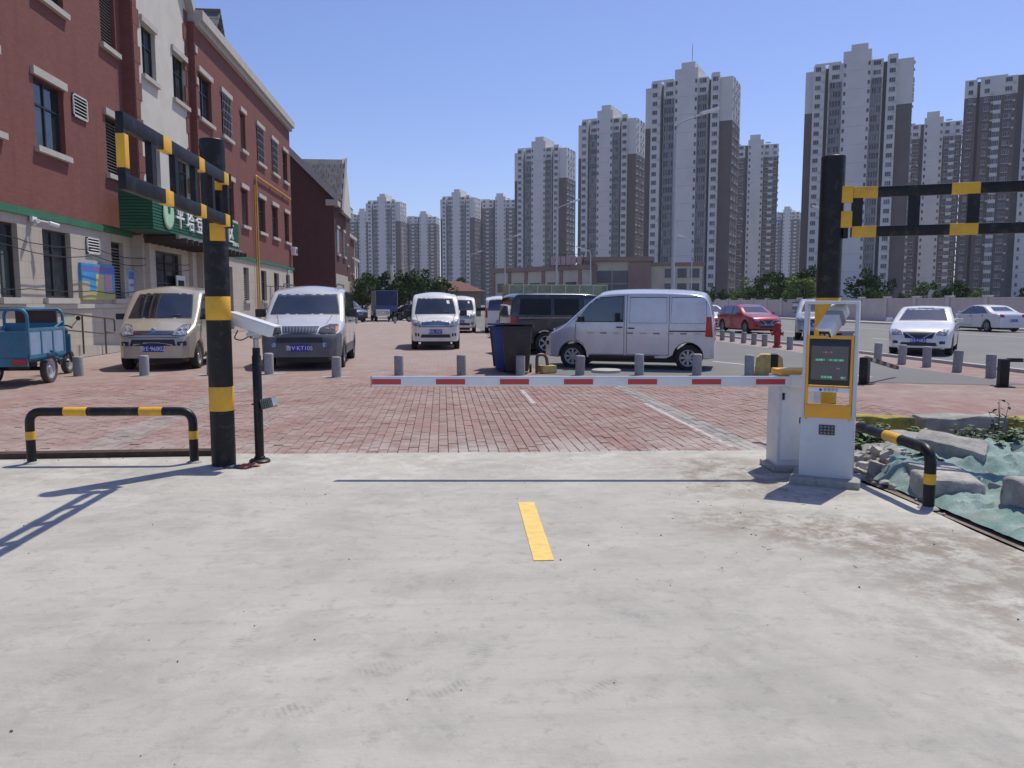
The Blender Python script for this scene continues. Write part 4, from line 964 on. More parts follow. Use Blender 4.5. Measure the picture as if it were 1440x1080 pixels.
# --- micro van (short nose, tall body)
VTOP = [(-2.0, .40), (-2.0, .95), (-1.95, 1.35), (-1.86, 1.72), (-1.72, 1.85), (-1.0, 1.905), (0, 1.91), (.55, 1.88), (.78, 1.80), (1.5, 1.13), (1.62, 1.06), (1.86, .95), (1.97, .86), (2.01, .68), (2.02, .5), (2.0, .36)]
def micro_van(name, label, x, y, heading, col, plate, cargo=False, far=False, group=VANS, sc=1.0):
    rt = veh(name, label, 'van', x, y, heading, group); c = Car(rt, col, VTOP, 1.66, (-1.42, 1.30), .30, .27, .95, .09, .15, crown=.10)
    c.glass('windscreen', 'F', [(-.66, 1.17), (.66, 1.17), (.63, 1.4), (.57, 1.70), (-.57, 1.70), (-.63, 1.4)])
    for sd_ in 'LR':
        c.glass('door_window', sd_, [(.10, 1.14), (1.22, 1.14), (1.06, 1.33), (.74, 1.67), (.10, 1.72)])
        if cargo:
            for (a, b_) in ((-.93, -.06), (-1.82, -1.02)):
                c.patch('blank_panel', sd_, [(a, 1.12), (b_, 1.12), (b_-.02, 1.68), (a+.02, 1.68)], col, .004, grow=0)
                c.patch('window_rail', sd_, [(a, 1.085), (b_, 1.085), (b_, 1.10), (a, 1.10)], col, .012, 3)
                for sg_ in ([(a, 1.1), (b_, 1.1)], [(b_, 1.1), (b_-.02, 1.7)], [(b_-.02, 1.7), (a+.02, 1.7)], [(a+.02, 1.7), (a, 1.1)]): c.seam(sd_, sg_, .014)
        else:
            c.glass('side_window', sd_, [(-.88, 1.14), (-.02, 1.14), (-.02, 1.72), (-.86, 1.72)]); c.glass('side_window', sd_, [(-1.76, 1.16), (-1.02, 1.14), (-1.0, 1.71), (-1.68, 1.69)])
        if cargo:
            for k in range(9): c.patch('reflective_tape', sd_, [(-1.7+k*.31, .845), (-1.55+k*.31, .845), (-1.55+k*.31, .88), (-1.7+k*.31, .88)], mat('tape_red', (.25, .2, .2), .5) if k % 2 else mat('tape_pale', (.5, .49, .42), .5), .006, 1)
        c.seam(sd_, [(1.22, 1.08), (1.24, .7), (1.05, .62), (.98, .36), (.06, .36), (.06, 1.76)]); c.seam(sd_, [(.0, .36), (.0, 1.76)]); c.seam(sd_, [(-.98, .36), (-.98, 1.74)]); c.seam(sd_, [(-1.86, .92), (-.98, .92)], .03)
        c.seam(sd_, [(-.98, .36), (.0, .36)])
        c.door_handle(sd_, .17, 1.0); c.door_handle(sd_, -.11, .98)
        c.patch('tail_lamp', sd_, [(-1.97, .78), (-1.80, .8), (-1.82, 1.25), (-1.93, 1.25)], TAIL, .008, 3)
        c.patch('side_trim', sd_, [(-1.05, .28), (.9, .28), (.9, .345), (-1.05, .345)], TRIMB, .006, 4)
    for sg_ in (1, -1):
        c.lamp('F', [(sg_*.40, .80), (sg_*.66, .78), (sg_*.70, .92), (sg_*.68, 1.02), (sg_*.56, 1.0), (sg_*.44, .90)], LAMPG)
        c.patch('fog_lamp_bay', 'F', [(sg_*.50, .56), (sg_*.68, .56), (sg_*.68, .66), (sg_*.50, .65)], TRIMB, .004, 2)
    c.patch('grille', 'F', [(-.40, .80), (.40, .80), (.42, .89), (-.42, .89)], TRIMB, .006, 4)
    for z in (.825, .86): c.patch('grille_bar', 'F', [(-.40, z-.010), (.40, z-.010), (.40, z+.010), (-.40, z+.010)], CHROME, .018, 5)
    p, _ = c.hit('F', 0, .9)
    one('emblem', lambda bm: (lathe(bm, [(.03, 0), (.055, .004), (.055, .012), (.035, .014)], 5, Matrix.Translation((p.x+.005, 0, .90)) @ Matrix.Rotation(R(70), 4, 'Y'))), CHROME, rt)
    c.patch('air_intake', 'F', [(-.48, .56), (.48, .56), (.44, .70), (-.44, .70)], TRIMB, .005, 4)
    c.seam('F', [(-.74, .74), (.74, .74)], .012)
    for sg_ in (1, -1):
        pw, _ = c.hit('F', sg_*.3, 1.2)
        one('wiper', lambda bm: tube(bm, [(pw.x+.02, sg_*.1, 1.185), (pw.x-.02, sg_*.35+.1, 1.235)], .009, 6), TRIMB, rt)
    c.wheels('steel', .175); c.mirror(1.08, 1.14); c.under()
    if plate: c.plate('F', .50, plate)
    rt.scale = (sc,)*3; return c
GOLD = paint('champagne_paint', (.47, .425, .335), .3, .28); SILV = paint('silver_paint', (.60, .61, .64), .2, .22); WPAINT = paint('white_paint', (.72, .72, .70), 0, .3); MSIL = paint('mpv_silver', (.62, .62, .615), .2, .25)
micro_van('micro_van', 'champagne gold van parked behind the left gate post', -6.72, 20.85, DOWN+R(3), GOLD, '鲁E·9680Z', sc=1.05)
micro_van('cargo_van', 'silver windowless cargo van standing side on behind the boom', 4.62, 19.05, math.atan2(1.0, -2.55), SILV, None, cargo=True)
# --- white vans facing the gate
W2TOP = [(-2.05, .40), (-2.05, .95), (-2.0, 1.4), (-1.9, 1.75), (-1.75, 1.88), (-1.0, 1.95), (.1, 1.96), (.6, 1.92), (.85, 1.82), (1.42, 1.18), (1.55, 1.1), (1.9, 1.03), (2.03, .98), (2.08, .86), (2.09, .52), (2.08, .34)]
def white_van(label, x, y, heading, plate, flip=False):
    rt = veh('white_van', label, 'van', x, y, heading, VANS); c = Car(rt, WPAINT, W2TOP, 1.66, (-1.45, 1.35), .30, .28, .98, .10, .16, crown=.09)
    c.glass('windscreen', 'F', [(-.68, 1.21), (.68, 1.21), (.65, 1.45), (.58, 1.71), (-.58, 1.71), (-.65, 1.45)])
    for sd_ in 'LR':
        c.glass('door_window', sd_, [(.12, 1.18), (1.2, 1.18), (1.05, 1.36), (.74, 1.7), (.12, 1.74)]); c.glass('side_window', sd_, [(-.9, 1.18), (.0, 1.18), (.0, 1.74), (-.9, 1.74)]); c.glass('side_window', sd_, [(-1.85, 1.2), (-1.05, 1.18), (-1.05, 1.74), (-1.75, 1.72)])
        c.seam(sd_, [(1.22, 1.1), (1.2, .66), (.06, .38), (.06, 1.78)]); c.door_handle(sd_, .2, 1.04)
        c.patch('tail_lamp', sd_, [(-2.03, .8), (-1.9, .8), (-1.92, 1.35), (-2.0, 1.35)], TAIL, .008, 3)
    c.glass('rear_window', 'B', [(-.62, 1.2), (.62, 1.2), (.55, 1.72), (-.55, 1.72)])
    for sg_ in (1, -1):
        c.lamp('F', [(sg_*.50, .80), (sg_*.74, .82), (sg_*.77, 1.0), (sg_*.64, .99), (sg_*.52, .94)], LAMPG)
        c.patch('tail_lamp', 'B', [(sg_*.66, .8), (sg_*.78, .8), (sg_*.74, 1.3), (sg_*.66, 1.3)], TAIL, .008, 3)
    c.patch('grille', 'F', [(-.45, .795), (.45, .795), (.48, .985), (-.48, .985)], mat('grille_silver', (.06, .065, .075), .35, .3), .006, 4)
    for z in (.83, .88, .93): c.patch('grille_bar', 'F', [(-.45, z-.013), (.45, z-.013), (.45, z+.013), (-.45, z+.013)], CHROME, .02, 5)
    c.patch('air_intake', 'F', [(-.50, .42), (.50, .42), (.47, .53), (-.47, .53)], TRIMB, .005, 4)
    c.seam('F', [(-.78, .775), (.78, .775)], .016); c.seam('F', [(-.60, 1.0), (-.66, 1.17)], .014); c.seam('F', [(.60, 1.0), (.66, 1.17)], .014)
    for sg_ in (1, -1):
        c.patch('fog_lamp_bay', 'F', [(sg_*.54, .46), (sg_*.68, .47), (sg_*.68, .58), (sg_*.54, .56)], TRIMB, .006, 2)
        pw, _ = c.hit('F', sg_*.3, 1.24)
        one('wiper', lambda bm: tube(bm, [(pw.x+.02, sg_*.05, 1.225), (pw.x-.03, sg_*.38+.1, 1.28)], .011, 6), TRIMB, rt)
    c.patch('dashboard_sticker', 'F', [(.40, 1.55), (.5, 1.55), (.47, 1.66), (.38, 1.66)], WHITE, .008, 1)
    c.wheels('steel', .175); c.mirror(1.08, 1.18, (.1, .24, .2)); c.under()
    if plate: c.plate('F', .62, plate)
    else: c.plate('B', .62, '鲁E·7K206')
    return rt
white_van('white van facing the gate in the middle of the lot', -.24, 28.5, DOWN+R(.6), '鲁EL·7377')
white_van('smaller looking white van half hidden behind the central white van', 1.0, 43.2, DOWN-R(1.5), '鲁E·Q538')
white_van('white van seen from behind left of the dark van', 3.15, 43, UPW-R(4), None)
# --- people carrier
MTOP = [(-2.35, .42), (-2.34, .95), (-2.28, 1.4), (-2.16, 1.74), (-2.0, 1.85), (-1.0, 1.91), (0, 1.91), (.45, 1.86), (.7, 1.78), (1.42, 1.20), (1.6, 1.12), (2.1, .98), (2.27, .86), (2.34, .66), (2.36, .5), (2.35, .34)]
def mpv():
    rt = veh('minivan', 'silver people carrier parked right of the slim camera pole', 'van', -3.38, 21.1, DOWN+R(2), VANS); rt.scale = (1.06,)*3; c = Car(rt, MSIL, MTOP, 1.82, (-1.5, 1.45), .33, .28, 1.0, .12, .16, crown=.09, low_mat=mat('grey_cladding', (.12, .125, .135), .6), low=lambda x: .82 if x > 1.9 else .5)
    c.glass('windscreen', 'F', [(-.76, 1.24), (.76, 1.24), (.73, 1.42), (.66, 1.67), (-.66, 1.67), (-.73, 1.42)])
    for sd_ in 'LR':
        c.glass('door_window', sd_, [(.1, 1.2), (1.18, 1.2), (1.05, 1.34), (.62, 1.7), (.1, 1.74)]); c.glass('side_window', sd_, [(-1.0, 1.2), (.0, 1.2), (.0, 1.74), (-1.0, 1.74)]); c.glass('side_window', sd_, [(-2.1, 1.22), (-1.1, 1.2), (-1.1, 1.74), (-1.98, 1.72)])
        c.seam(sd_, [(1.25, 1.14), (1.2, .7), (1.02, .4), (.05, .4), (.05, 1.78)]); c.seam(sd_, [(-1.05, .4), (-1.05, 1.76)]); c.door_handle(sd_, .22, 1.06); c.door_handle(sd_, -.2, 1.04)
        c.patch('side_cladding', sd_, [(-2.2, .3), (-1.95, .3), (-1.95, .62), (-2.2, .62)], mat('grey_cladding', (.12, .125, .135), .6), .006, 3)
        c.patch('side_cladding', sd_, [(-.95, .3), (.95, .3), (.95, .52), (-.95, .52)], mat('grey_cladding', (.12, .125, .135), .6), .006, 4)
    CL = mat('grey_cladding', (.12, .125, .135), .6)
    for sg_ in (1, -1):
        c.lamp('F', [(sg_*.40, .83), (sg_*.74, .82), (sg_*.80, .90), (sg_*.78, 1.0), (sg_*.62, 1.0), (sg_*.44, .92)], mat('smoked_lamp', (.10, .105, .11), .1, .4))
        c.patch('turn_lamp', 'F', [(sg_*.76, .86), (sg_*.81, .88), (sg_*.79, .97), (sg_*.74, .97)], AMBER, .016, 2)
        c.patch('fog_lamp', 'F', [(sg_*.54+.05*math.cos(a*math.pi/6), .57+.05*math.sin(a*math.pi/6)) for a in range(12)], LAMPG, .018, 1)
    c.patch('grille', 'F', [(-.36, .83), (.36, .83), (.40, .97), (-.40, .97)], TRIMB, .01, 4)
    for k in range(11):
        y = -.33+k*.066; c.patch('grille_bar', 'F', [(y-.012, .84), (y+.012, .84), (y*1.08+.012, .96), (y*1.08-.012, .96)], CHROME, .02, 2)
    c.patch('air_intake', 'F', [(-.5, .62), (.5, .62), (.48, .73), (-.48, .73)], TRIMB, .018, 3)
    c.seam('F', [(-.52, 1.01), (-.62, 1.2)], .012); c.seam('F', [(.52, 1.01), (.62, 1.2)], .012)
    c.wheels('alloy', .2); c.mirror(1.05, 1.2, (.1, .24, .19)); c.under(); c.plate('F', .50, '鲁V·KT105', eps=.03)
    for sg_ in (1, -1): one('roof_rail', lambda bm: tube(bm, [(-1.7, sg_*.62, 1.89), (-1.5, sg_*.64, 1.94), (.1, sg_*.64, 1.94), (.3, sg_*.62, 1.88)], .018, 8), TRIMB, rt, True)
mpv()
# --- saloons and hatchbacks
STOP = [(-2.3, .42), (-2.29, .72), (-2.22, .95), (-2.1, 1.03), (-1.62, 1.07), (-1.0, 1.40), (-.7, 1.46), (-.1, 1.49), (.3, 1.44), (1.05, 1.02), (1.25, .97), (1.95, .84), (2.18, .72), (2.29, .55), (2.30, .34)]
HTOP = [(-2.1, .45), (-2.1, .85), (-2.05, 1.02), (-1.95, 1.12), (-1.6, 1.42), (-1.2, 1.49), (-.3, 1.52), (.25, 1.46), (1.0, 1.05), (1.2, 1.0), (1.85, .88), (2.06, .75), (2.15, .58), (2.15, .36)]
UTOP = [(-2.3, .5), (-2.3, .95), (-2.24, 1.3), (-2.1, 1.62), (-1.9, 1.72), (-.8, 1.78), (.1, 1.76), (.45, 1.68), (1.05, 1.2), (1.25, 1.12), (2.0, 1.02), (2.2, .9), (2.3, .65), (2.3, .42)]
def saloon(name, label, x, y, heading, col, top=STOP, W=1.76, axles=(-1.35, 1.36), r=.315, plate='鲁E·6T15', kind='saloon', group=ROADC, dark_low=False):
    rt = veh(name, label, 'car', x, y, heading, group); H = max(p[1] for p in top); belt = .9 if kind != 'suv' else 1.05
    c = Car(rt, col, top, W, axles, r, .22 if kind != 'suv' else .3, belt, .25 if kind != 'suv' else .17, .12, crown=.03)
    h = H-.07; zb = belt+.11; f = top[9][0] if kind == 'saloon' else 1.0
    c.glass('windscreen', 'F', [(-.66, zb+.03), (.66, zb+.03), (.52, h-.02), (-.52, h-.02)])
    for sd_ in 'LR':
        if kind == 'saloon':
            c.glass('door_window', sd_, [(-.12, zb-.02), (.86, zb-.02), (.22, h-.04), (-.12, h)]); c.glass('side_window', sd_, [(-1.35, zb+.02), (-.2, zb-.02), (-.2, h), (-.78, h-.05)])
            c.seam(sd_, [(.95, zb-.06), (.92, .5), (.8, .34), (-.16, .34), (-.16, h)]); c.seam(sd_, [(-1.05, zb-.05), (-.98, .6)])
        else:
            rx = -1.75 if kind == 'suv' else -1.7
            c.glass('door_window', sd_, [(-.15, zb-.02), (.82, zb-.02), (.3, h-.05), (-.15, h)]); c.glass('side_window', sd_, [(-1.1, zb-.02), (-.23, zb-.02), (-.23, h), (-1.1, h-.01)]); c.glass('side_window', sd_, [(rx-.1, zb+.08), (-1.2, zb-.02), (-1.2, h-.02), (rx+.15, h-.1)])
            c.seam(sd_, [(.92, zb-.06), (.9, .5), (.8, .36), (-.19, .36), (-.19, h)])
        c.door_handle(sd_, -.05, zb-.14); c.door_handle(sd_, -1.0, zb-.12)
        if dark_low: c.patch('side_cladding', sd_, [(-1.0, .26), (1.0, .26), (1.0, .4), (-1.0, .4)], TRIMB, .006, 4)
    c.glass('rear_window', 'B', [(-.56, zb+.02 if kind != 'saloon' else 1.13), (.56, zb+.02 if kind != 'saloon' else 1.13), (.46, h-.08), (-.46, h-.08)])
    zl = .62 if kind != 'suv' else .8
    for sg_ in (1, -1):
        c.lamp('F', [(sg_*.46, zl+.02), (sg_*.70, zl), (sg_*.76, zl+.14), (sg_*.64, zl+.16), (sg_*.5, zl+.1)], LAMPG)
        c.patch('tail_lamp', 'B', [(sg_*.5, .8), (sg_*.74, .8), (sg_*.74, .96), (sg_*.52, .95)], TAIL, .01, 3)
        c.patch('fog_lamp_bay', 'F', [(sg_*.55, .36), (sg_*.70, .36), (sg_*.70, .46), (sg_*.55, .44)], TRIMB, .005, 2)
    c.patch('grille', 'F', [(-.36, zl-.1), (.36, zl-.1), (.44, zl+.08), (-.44, zl+.08)], TRIMB, .008, 4)
    for sg_ in (1, -1): c.patch('grille_wing', 'F', [(sg_*.42, zl+.08), (sg_*.36, zl+.08), (sg_*.08, zl-.10), (sg_*.14, zl-.10)], CHROME, .018, 3)
    c.patch('air_intake', 'F', [(-.5, .30), (.5, .30), (.46, .40), (-.46, .40)], TRIMB, .006, 4)
    c.wheels('alloy', .2); c.mirror(.78, zb-.02, (.09, .2, .12), col); c.under(.12)
    c.plate('F', zl-.16, plate, eps=.03); c.plate('B', .62, plate, eps=.03)
    return rt
saloon('saloon_car', 'white saloon car stopped at the roadside facing the gate', 15.5, 24.2, math.atan2(-.80, -.60), WPAINT, plate='鲁E·N826')
saloon('saloon_car', 'white saloon car driving away near the far panel wall', 30.6, 42.3, UPW, WPAINT, plate='鲁E·32C7')
REDP = paint('red_paint', (.40, .018, .035), .25, .25); BLKP = paint('near_black_paint', (.015, .016, .02), .2, .25); NAVY = paint('dark_navy_paint', (.012, .016, .026), .2, .28); GRYP = paint('grey_silver_paint', (.33, .35, .37), .4, .3)
saloon('hatchback_car', 'dark red hatchback car behind the row of stone bollards', 16.4, 41.3, DOWN+R(6), REDP, HTOP, 1.78, (-1.3, 1.3), .32, '鲁E·C190', 'hatch')
saloon('saloon_car', 'white saloon car partly hidden behind the silver cargo van', 16.0, 47, DOWN+R(2), WPAINT, plate='鲁E·5581')
saloon('sport_utility', 'grey silver car standing right behind the kiosk frame', 16.7, 34.0, math.atan2(-.89, -.45), GRYP, UTOP, 1.8, (-1.32, 1.36), .34, '鲁E·J77', 'suv')
saloon('sport_utility', 'black car parked by the trees at far left of lot', -8.0, 67, DOWN+R(38), BLKP, UTOP, 1.8, (-1.32, 1.36), .34, '鲁E·B21', 'suv', VANS)
saloon('saloon_car', 'dark car among motorbikes at the far end of lot', -2.2, 72, DOWN+R(60), BLKP, plate='鲁E·88K', group=VANS)
# --- dark van seen from behind its flank
def dark_van():
    rt = veh('dark_van', 'dark navy van with red tail lamp left of the silver cargo van', 'van', 4.25, 24.9, R(9), VANS); DG = mat('dark_tint', (.008, .009, .011), .3, 0, .2, 3, spec=.3)
    top = [(-2.35, .5), (-2.35, 1.1), (-2.3, 1.6), (-2.2, 1.82), (-2.0, 1.88), (0, 1.88), (.3, 1.85), (.5, 1.78), (1.2, 1.15), (2.1, 1.02), (2.3, .85), (2.35, .5)]
    c = Car(rt, NAVY, top, 1.8, (-1.25, 1.5), .35, .33, 1.1, .1, .08)
    for sd_ in 'LR':
        c.patch('side_window', sd_, [(-2.1, 1.22), (-1.1, 1.2), (-1.1, 1.7), (-2.05, 1.7)], DG, .006); c.patch('side_window', sd_, [(-1.0, 1.2), (-.2, 1.2), (-.2, 1.7), (-1.0, 1.7)], DG, .006); c.glass('door_window', sd_, [(-.05, 1.2), (.95, 1.2), (.4, 1.7), (-.05, 1.7)])
        c.seam(sd_, [(-.1, .5), (-.1, 1.74)]); c.seam(sd_, [(-1.05, .9), (-1.05, 1.74)])
        c.patch('waist_reflection', sd_, [(-2.25, 1.10), (1.1, 1.10), (1.1, 1.14), (-2.25, 1.14)], mat('reflection_tan', (.30, .2, .17), .5), .006, 8)  # reflection along the belt line, painted in as a thin tan strip
        c.patch('tail_lamp', sd_, [(-2.34, .85), (-2.2, .85), (-2.2, 1.15), (-2.33, 1.15)], TAIL, .01, 3)
    c.glass('rear_window', 'B', [(-.7, 1.2), (.7, 1.2), (.66, 1.72), (-.66, 1.72)]); c.glass('windscreen', 'F', [(-.72, 1.2), (.72, 1.2), (.66, 1.7), (-.66, 1.7)])
    for sg_ in (1, -1): c.patch('tail_lamp', 'B', [(sg_*.7, .85), (sg_*.84, .85), (sg_*.84, 1.15), (sg_*.72, 1.15)], TAIL, .012, 3)
    c.wheels('alloy', .22); c.under(); c.mirror(.9, 1.2)
dark_van()
# --- covered lorry and blue lorry in the background
def lorry(label, x, y, heading, cab, bed, tarp, L_=4.2, h=2.35, z0=.85):
    rt = veh('lorry', label, 'truck', x, y, heading, 'lorries in the lot')
    ctop = [(1.2, .5), (1.2, 1.6), (1.25, 2.0), (1.4, 2.1), (2.2, 2.1), (2.4, 2.0), (2.75, 1.25), (2.85, 1.0), (2.9, .5)]
    c = Car(rt, cab, ctop, 1.8, (2.3,), .38, .45, 1.2, .08, .1)
    c.glass('windscreen', 'F', [(-.75, 1.3), (.75, 1.3), (.7, 1.95), (-.7, 1.95)])
    for sd_ in 'LR': c.glass('door_window', sd_, [(1.5, 1.3), (2.5, 1.3), (2.2, 1.9), (1.5, 1.9)])
    c.wheels('steel', .22); c.axles = (-1.2,); c.wheels('steel', .22)
    one('chassis', lambda bm: bx(bm, 1.2-L_, 1.3, -.35, .35, .5, z0), TRIMB, rt)
    one('bed', lambda bm: bx(bm, 1.1-L_, 1.1, -.92, .92, z0, z0+.5), bed, rt)
    def cover(bm):
        bx(bm, 1.12-L_, 1.08, -.9, .9, z0+.502, h); bevel(bm, .04)
    one('cover', cover, tarp, rt, True)
    def ribs(bm):
        for k in range(8): x_ = 1.15-L_+k*(L_-.1)/7; bx(bm, x_, x_+.05, -.93, .93, z0+.5, h+.015)
    one('cover_frame', ribs, mat('rib_grey', (.5, .5, .46), .6), rt)
    return rt
lorry('lorry with pale green ribbed cover behind the dark van', 6.35, 36.5, R(4), WPAINT, mat('bed_green', (.10, .16, .10), .6), mat('tarp_green', (.26, .30, .19), .8, 0, .2, 3), 4.6, 2.38)
lorry('blue covered lorry parked under the trees at far left', -5.2, 71, R(100), mat('lorry_white', (.5, .52, .55), .4), mat('bed_blue', (.05, .09, .22), .6), mat('tarp_blue', (.025, .04, .11), .7, 0, .2, 3), 4.2, 2.6)
nb = thing('notice_trolley', 'white lettered board standing in front of the blue lorry', 'sign', (-4.75, 64.5, 0), R(4))
nbb = box('board', (0, 0, .75), (1.1, .06, .55), WHITE, nb, .01)
text('board_text', '川口鱼', .36, mat('print_grey', (.12, .12, .14), .5), nbb, (0, -.035, 0), (math.pi/2, 0, 0))
for dx in (-.45, .45): one('leg', lambda bm: bx(bm, dx-.03, dx+.03, -.03, .03, 0, .48), FRAME, nb)
# --- motorbikes
def motorbike(label, x, y, heading, col):
    m = thing('motorbike', label, 'motorbike', (x, y, -.02), heading, 'motorbikes at far end')
    for xx_ in (-.62, .62):
        w = bpy.data.objects.new('wheel', None); link(w, m); w.location = (xx_, 0, .28); w.rotation_euler = (math.pi/2, 0, 0)
        one('tyre', lambda bm: lathe(bm, [(.19, -.05), (.26, -.05), (.28, 0), (.26, .05), (.19, .05), (.19, -.05)], 20, cap=False), TYRE, w, True); one('rim', lambda bm: lathe(bm, [(.001, .02), (.19, .02), (.19, -.02), (.001, -.02)], 16), ALLOY, w)
    one('frame', lambda bm: (tube(bm, [(.62, 0, .28), (.42, 0, .95), (.36, 0, 1.05)], .03, 8), tube(bm, [(.42, 0, .7), (0, 0, .42), (-.62, 0, .3)], .05, 8)), FRAME, m, True)
    one('seat', lambda bm: (bx(bm, -.65, .1, -.14, .14, .68, .8), bevel(bm, .05)), TRIMB, m, True)
    one('tank', lambda bm: (bx(bm, .0, .4, -.15, .15, .58, .84), bevel(bm, .06)), col, m, True)
    one('handlebar', lambda bm: tube(bm, [(.3, -.34, 1.02), (.38, -.15, 1.06), (.38, .15, 1.06), (.3, .34, 1.02)], .018, 8), TRIMB, m, True)
    one('headlamp', lambda bm: lathe(bm, [(.001, .07), (.09, .06), (.09, 0), (.05, -.08)], 14, Matrix.Translation((.48, 0, .9)) @ Matrix.Rotation(math.pi/2, 4, 'Y')), LAMPG, m, True)
motorbike('grey motorbike beside the white lettered board', -3.3, 66, R(20), mat('bike_grey', (.2, .2, .2), .4)); motorbike('black motorbike nearest the central white van', -1.9, 65.5, R(75), FRAME)
motorbike('dark motorbike parked between gold van and silver people carrier', -6.2, 36, R(-80), FRAME)
# --- blue cargo tricycle
def trike():
    rt = thing('cargo_tricycle', 'old blue cargo tricycle at the left picture edge', 'tricycle', (-8.25, 17.0, -.02), UPW+R(3))
    TB = mat('tricycle_blue', (.035, .16, .25), .5, 0, .15, 3, dirt=((.14, .12, .1), 5, .5)); TG = mat('tricycle_pale_blue', (.22, .31, .43), .55, 0, .1, 3, dirt=((.2, .17, .14), 5, .4))
    x0, x1, w, z0, z1 = -1.78, -.2, .55, .56, 1.05
    one('cargo_floor', lambda bm: bx(bm, x0, x1, -w, w, z0-.06, z0), TB, rt)
    for sg_ in (1, -1):
        p = one('side_board', lambda bm: bx(bm, x0, x1, sg_*w-.02, sg_*w+.02, z0+.002, z1), TG, rt)
        def rb_(bm):
            bx(bm, x0, x1, sg_*w-.03, sg_*w+.03, z1, z1+.05); bx(bm, x0, x1, sg_*w-.03, sg_*w+.03, z0-.02, z0+.05)
            for k in range(4): x_ = x0+k*(x1-x0-.05)/3; bx(bm, x_, x_+.05, sg_*w-.032, sg_*w+.032, z0+.05, z1)
        one('side_rib', rb_, TB, p)
        one('mudguard', lambda bm: [bx(bm, -.82+.34*math.cos(a)-.08, -.82+.34*math.cos(a)+.08, sg_*.5-.12, sg_*.5+.12, .3+.34*math.sin(a)-.012, .3+.34*math.sin(a)+.012) for a in (.5, 1.0, 1.57, 2.1, 2.6)], TB, rt)
    one('tail_board', lambda bm: (bx(bm, x0-.04, x0, -w, w, z0, z1), bx(bm, x0-.05, x0-.041, -w, w, z1-.05, z1)), TB, rt)
    one('front_board', lambda bm: bx(bm, x1, x1+.04, -w, w, z0, z1+.12), TB, rt)
    one('rear_lamp', lambda bm: (bx(bm, x0-.07, x0-.042, w-.25, w-.02, .44, .53), bx(bm, x0-.07, x0-.042, -w+.02, -w+.25, .44, .53)), TAIL, rt)
    one('lamp_board', lambda bm: bx(bm, x0-.04, x0+.02, -w, w, .40, .555), TB, rt)
    # tube hoop round the cargo bed
    one('hoop', lambda bm: (tube(bm, fillet([(x1+.02, -w, z0), (x1+.02, -w, 1.45), (x1+.02, w, 1.45), (x1+.02, w, z0)], .16), .03, 10), tube(bm, fillet([(x1, -w, 1.2), (x1-.5, -w, 1.05), (x1-.6, -w, z1)], .1), .018, 8)), TB, rt, True)
    one('hoop', lambda bm: tube(bm, fillet([(x0+.05, -w, z0), (x0+.05, -w, 1.45), (x0+.05, w, 1.45), (x0+.05, w, z0)], .16), .03, 10), TB, rt, True)
    for sg_ in (1, -1): one('top_tube', lambda bm: tube(bm, [(x0+.05, sg_*(w-.1), 1.45), (x1, sg_*(w-.1), 1.45)], .02, 8), TB, rt, True)
    one('seat', lambda bm: (bx(bm, -.12, .3, -.2, .2, .78, .9), bevel(bm, .04)), mat('seat_brown', (.07, .035, .03), .6), rt, True)
    one('backrest', lambda bm: (bx(bm, -.15, -.09, -.42, .36, .98, 1.42), bevel(bm, .02)), mat('seat_brown', (.07, .035, .03)), rt, True)
    one('backbone', lambda bm: (tube(bm, [(-1.7, -.25, .45), (.2, -.25, .45), (.7, 0, .5), (1.05, 0, .75)], .035, 8), tube(bm, [(-1.7, .25, .45), (.2, .25, .45), (.7, 0, .5)], .035, 8)), TB, rt, True)
    one('fork', lambda bm: (tube(bm, [(1.35, -.09, .27), (1.08, -.09, .85), (1.02, -.05, 1.0)], .026, 8), tube(bm, [(1.35, .09, .27), (1.08, .09, .85), (1.02, .05, 1.0)], .026, 8)), FRAME, rt, True)
    one('handlebar', lambda bm: tube(bm, fillet([(.75, -.36, 1.04), (.98, -.2, 1.08), (.98, .2, 1.08), (.75, .36, 1.04)], .08), .018, 8), FRAME, rt, True)
    one('headlamp', lambda bm: lathe(bm, [(.001, .08), (.1, .07), (.1, 0), (.05, -.1)], 16, Matrix.Translation((1.15, 0, .95)) @ Matrix.Rotation(math.pi/2, 4, 'Y')), FRAME, rt, True)
    for sg_ in (1, -1):
        one('mirror', lambda bm: (tube(bm, [(.9, sg_*.3, 1.06), (.95, sg_*.42, 1.22)], .008, 6), lathe(bm, [(.001, 0), (.05, 0), (.05, .015)], 14, Matrix.Translation((.95, sg_*.42, 1.24)) @ Matrix.Rotation(math.pi/2, 4, 'Y'))), FRAME, rt, True)
    one('leg_shield', lambda bm: (bx(bm, .98, 1.02, -.22, .22, .5, .9)), TB, rt)
    one('pedal', lambda bm: tube(bm, [(.7, -.28, .32), (.7, .28, .32)], .02, 8), FRAME, rt, True); one('chainwheel', lambda bm: lathe(bm, [(.1, -.02), (.1, .02)], 16, Matrix.Translation((.6, -.15, .36)) @ Matrix.Rotation(math.pi/2, 4, 'X')), FRAME, rt, True); one('battery_box', lambda bm: bx(bm, -.9, -.6, -.2, .2, .28, .48), FRAME, rt)
    one('axle', lambda bm: tube(bm, [(-.82, -.5, .29), (-.82, .5, .29)], .04, 8), FRAME, rt, True)
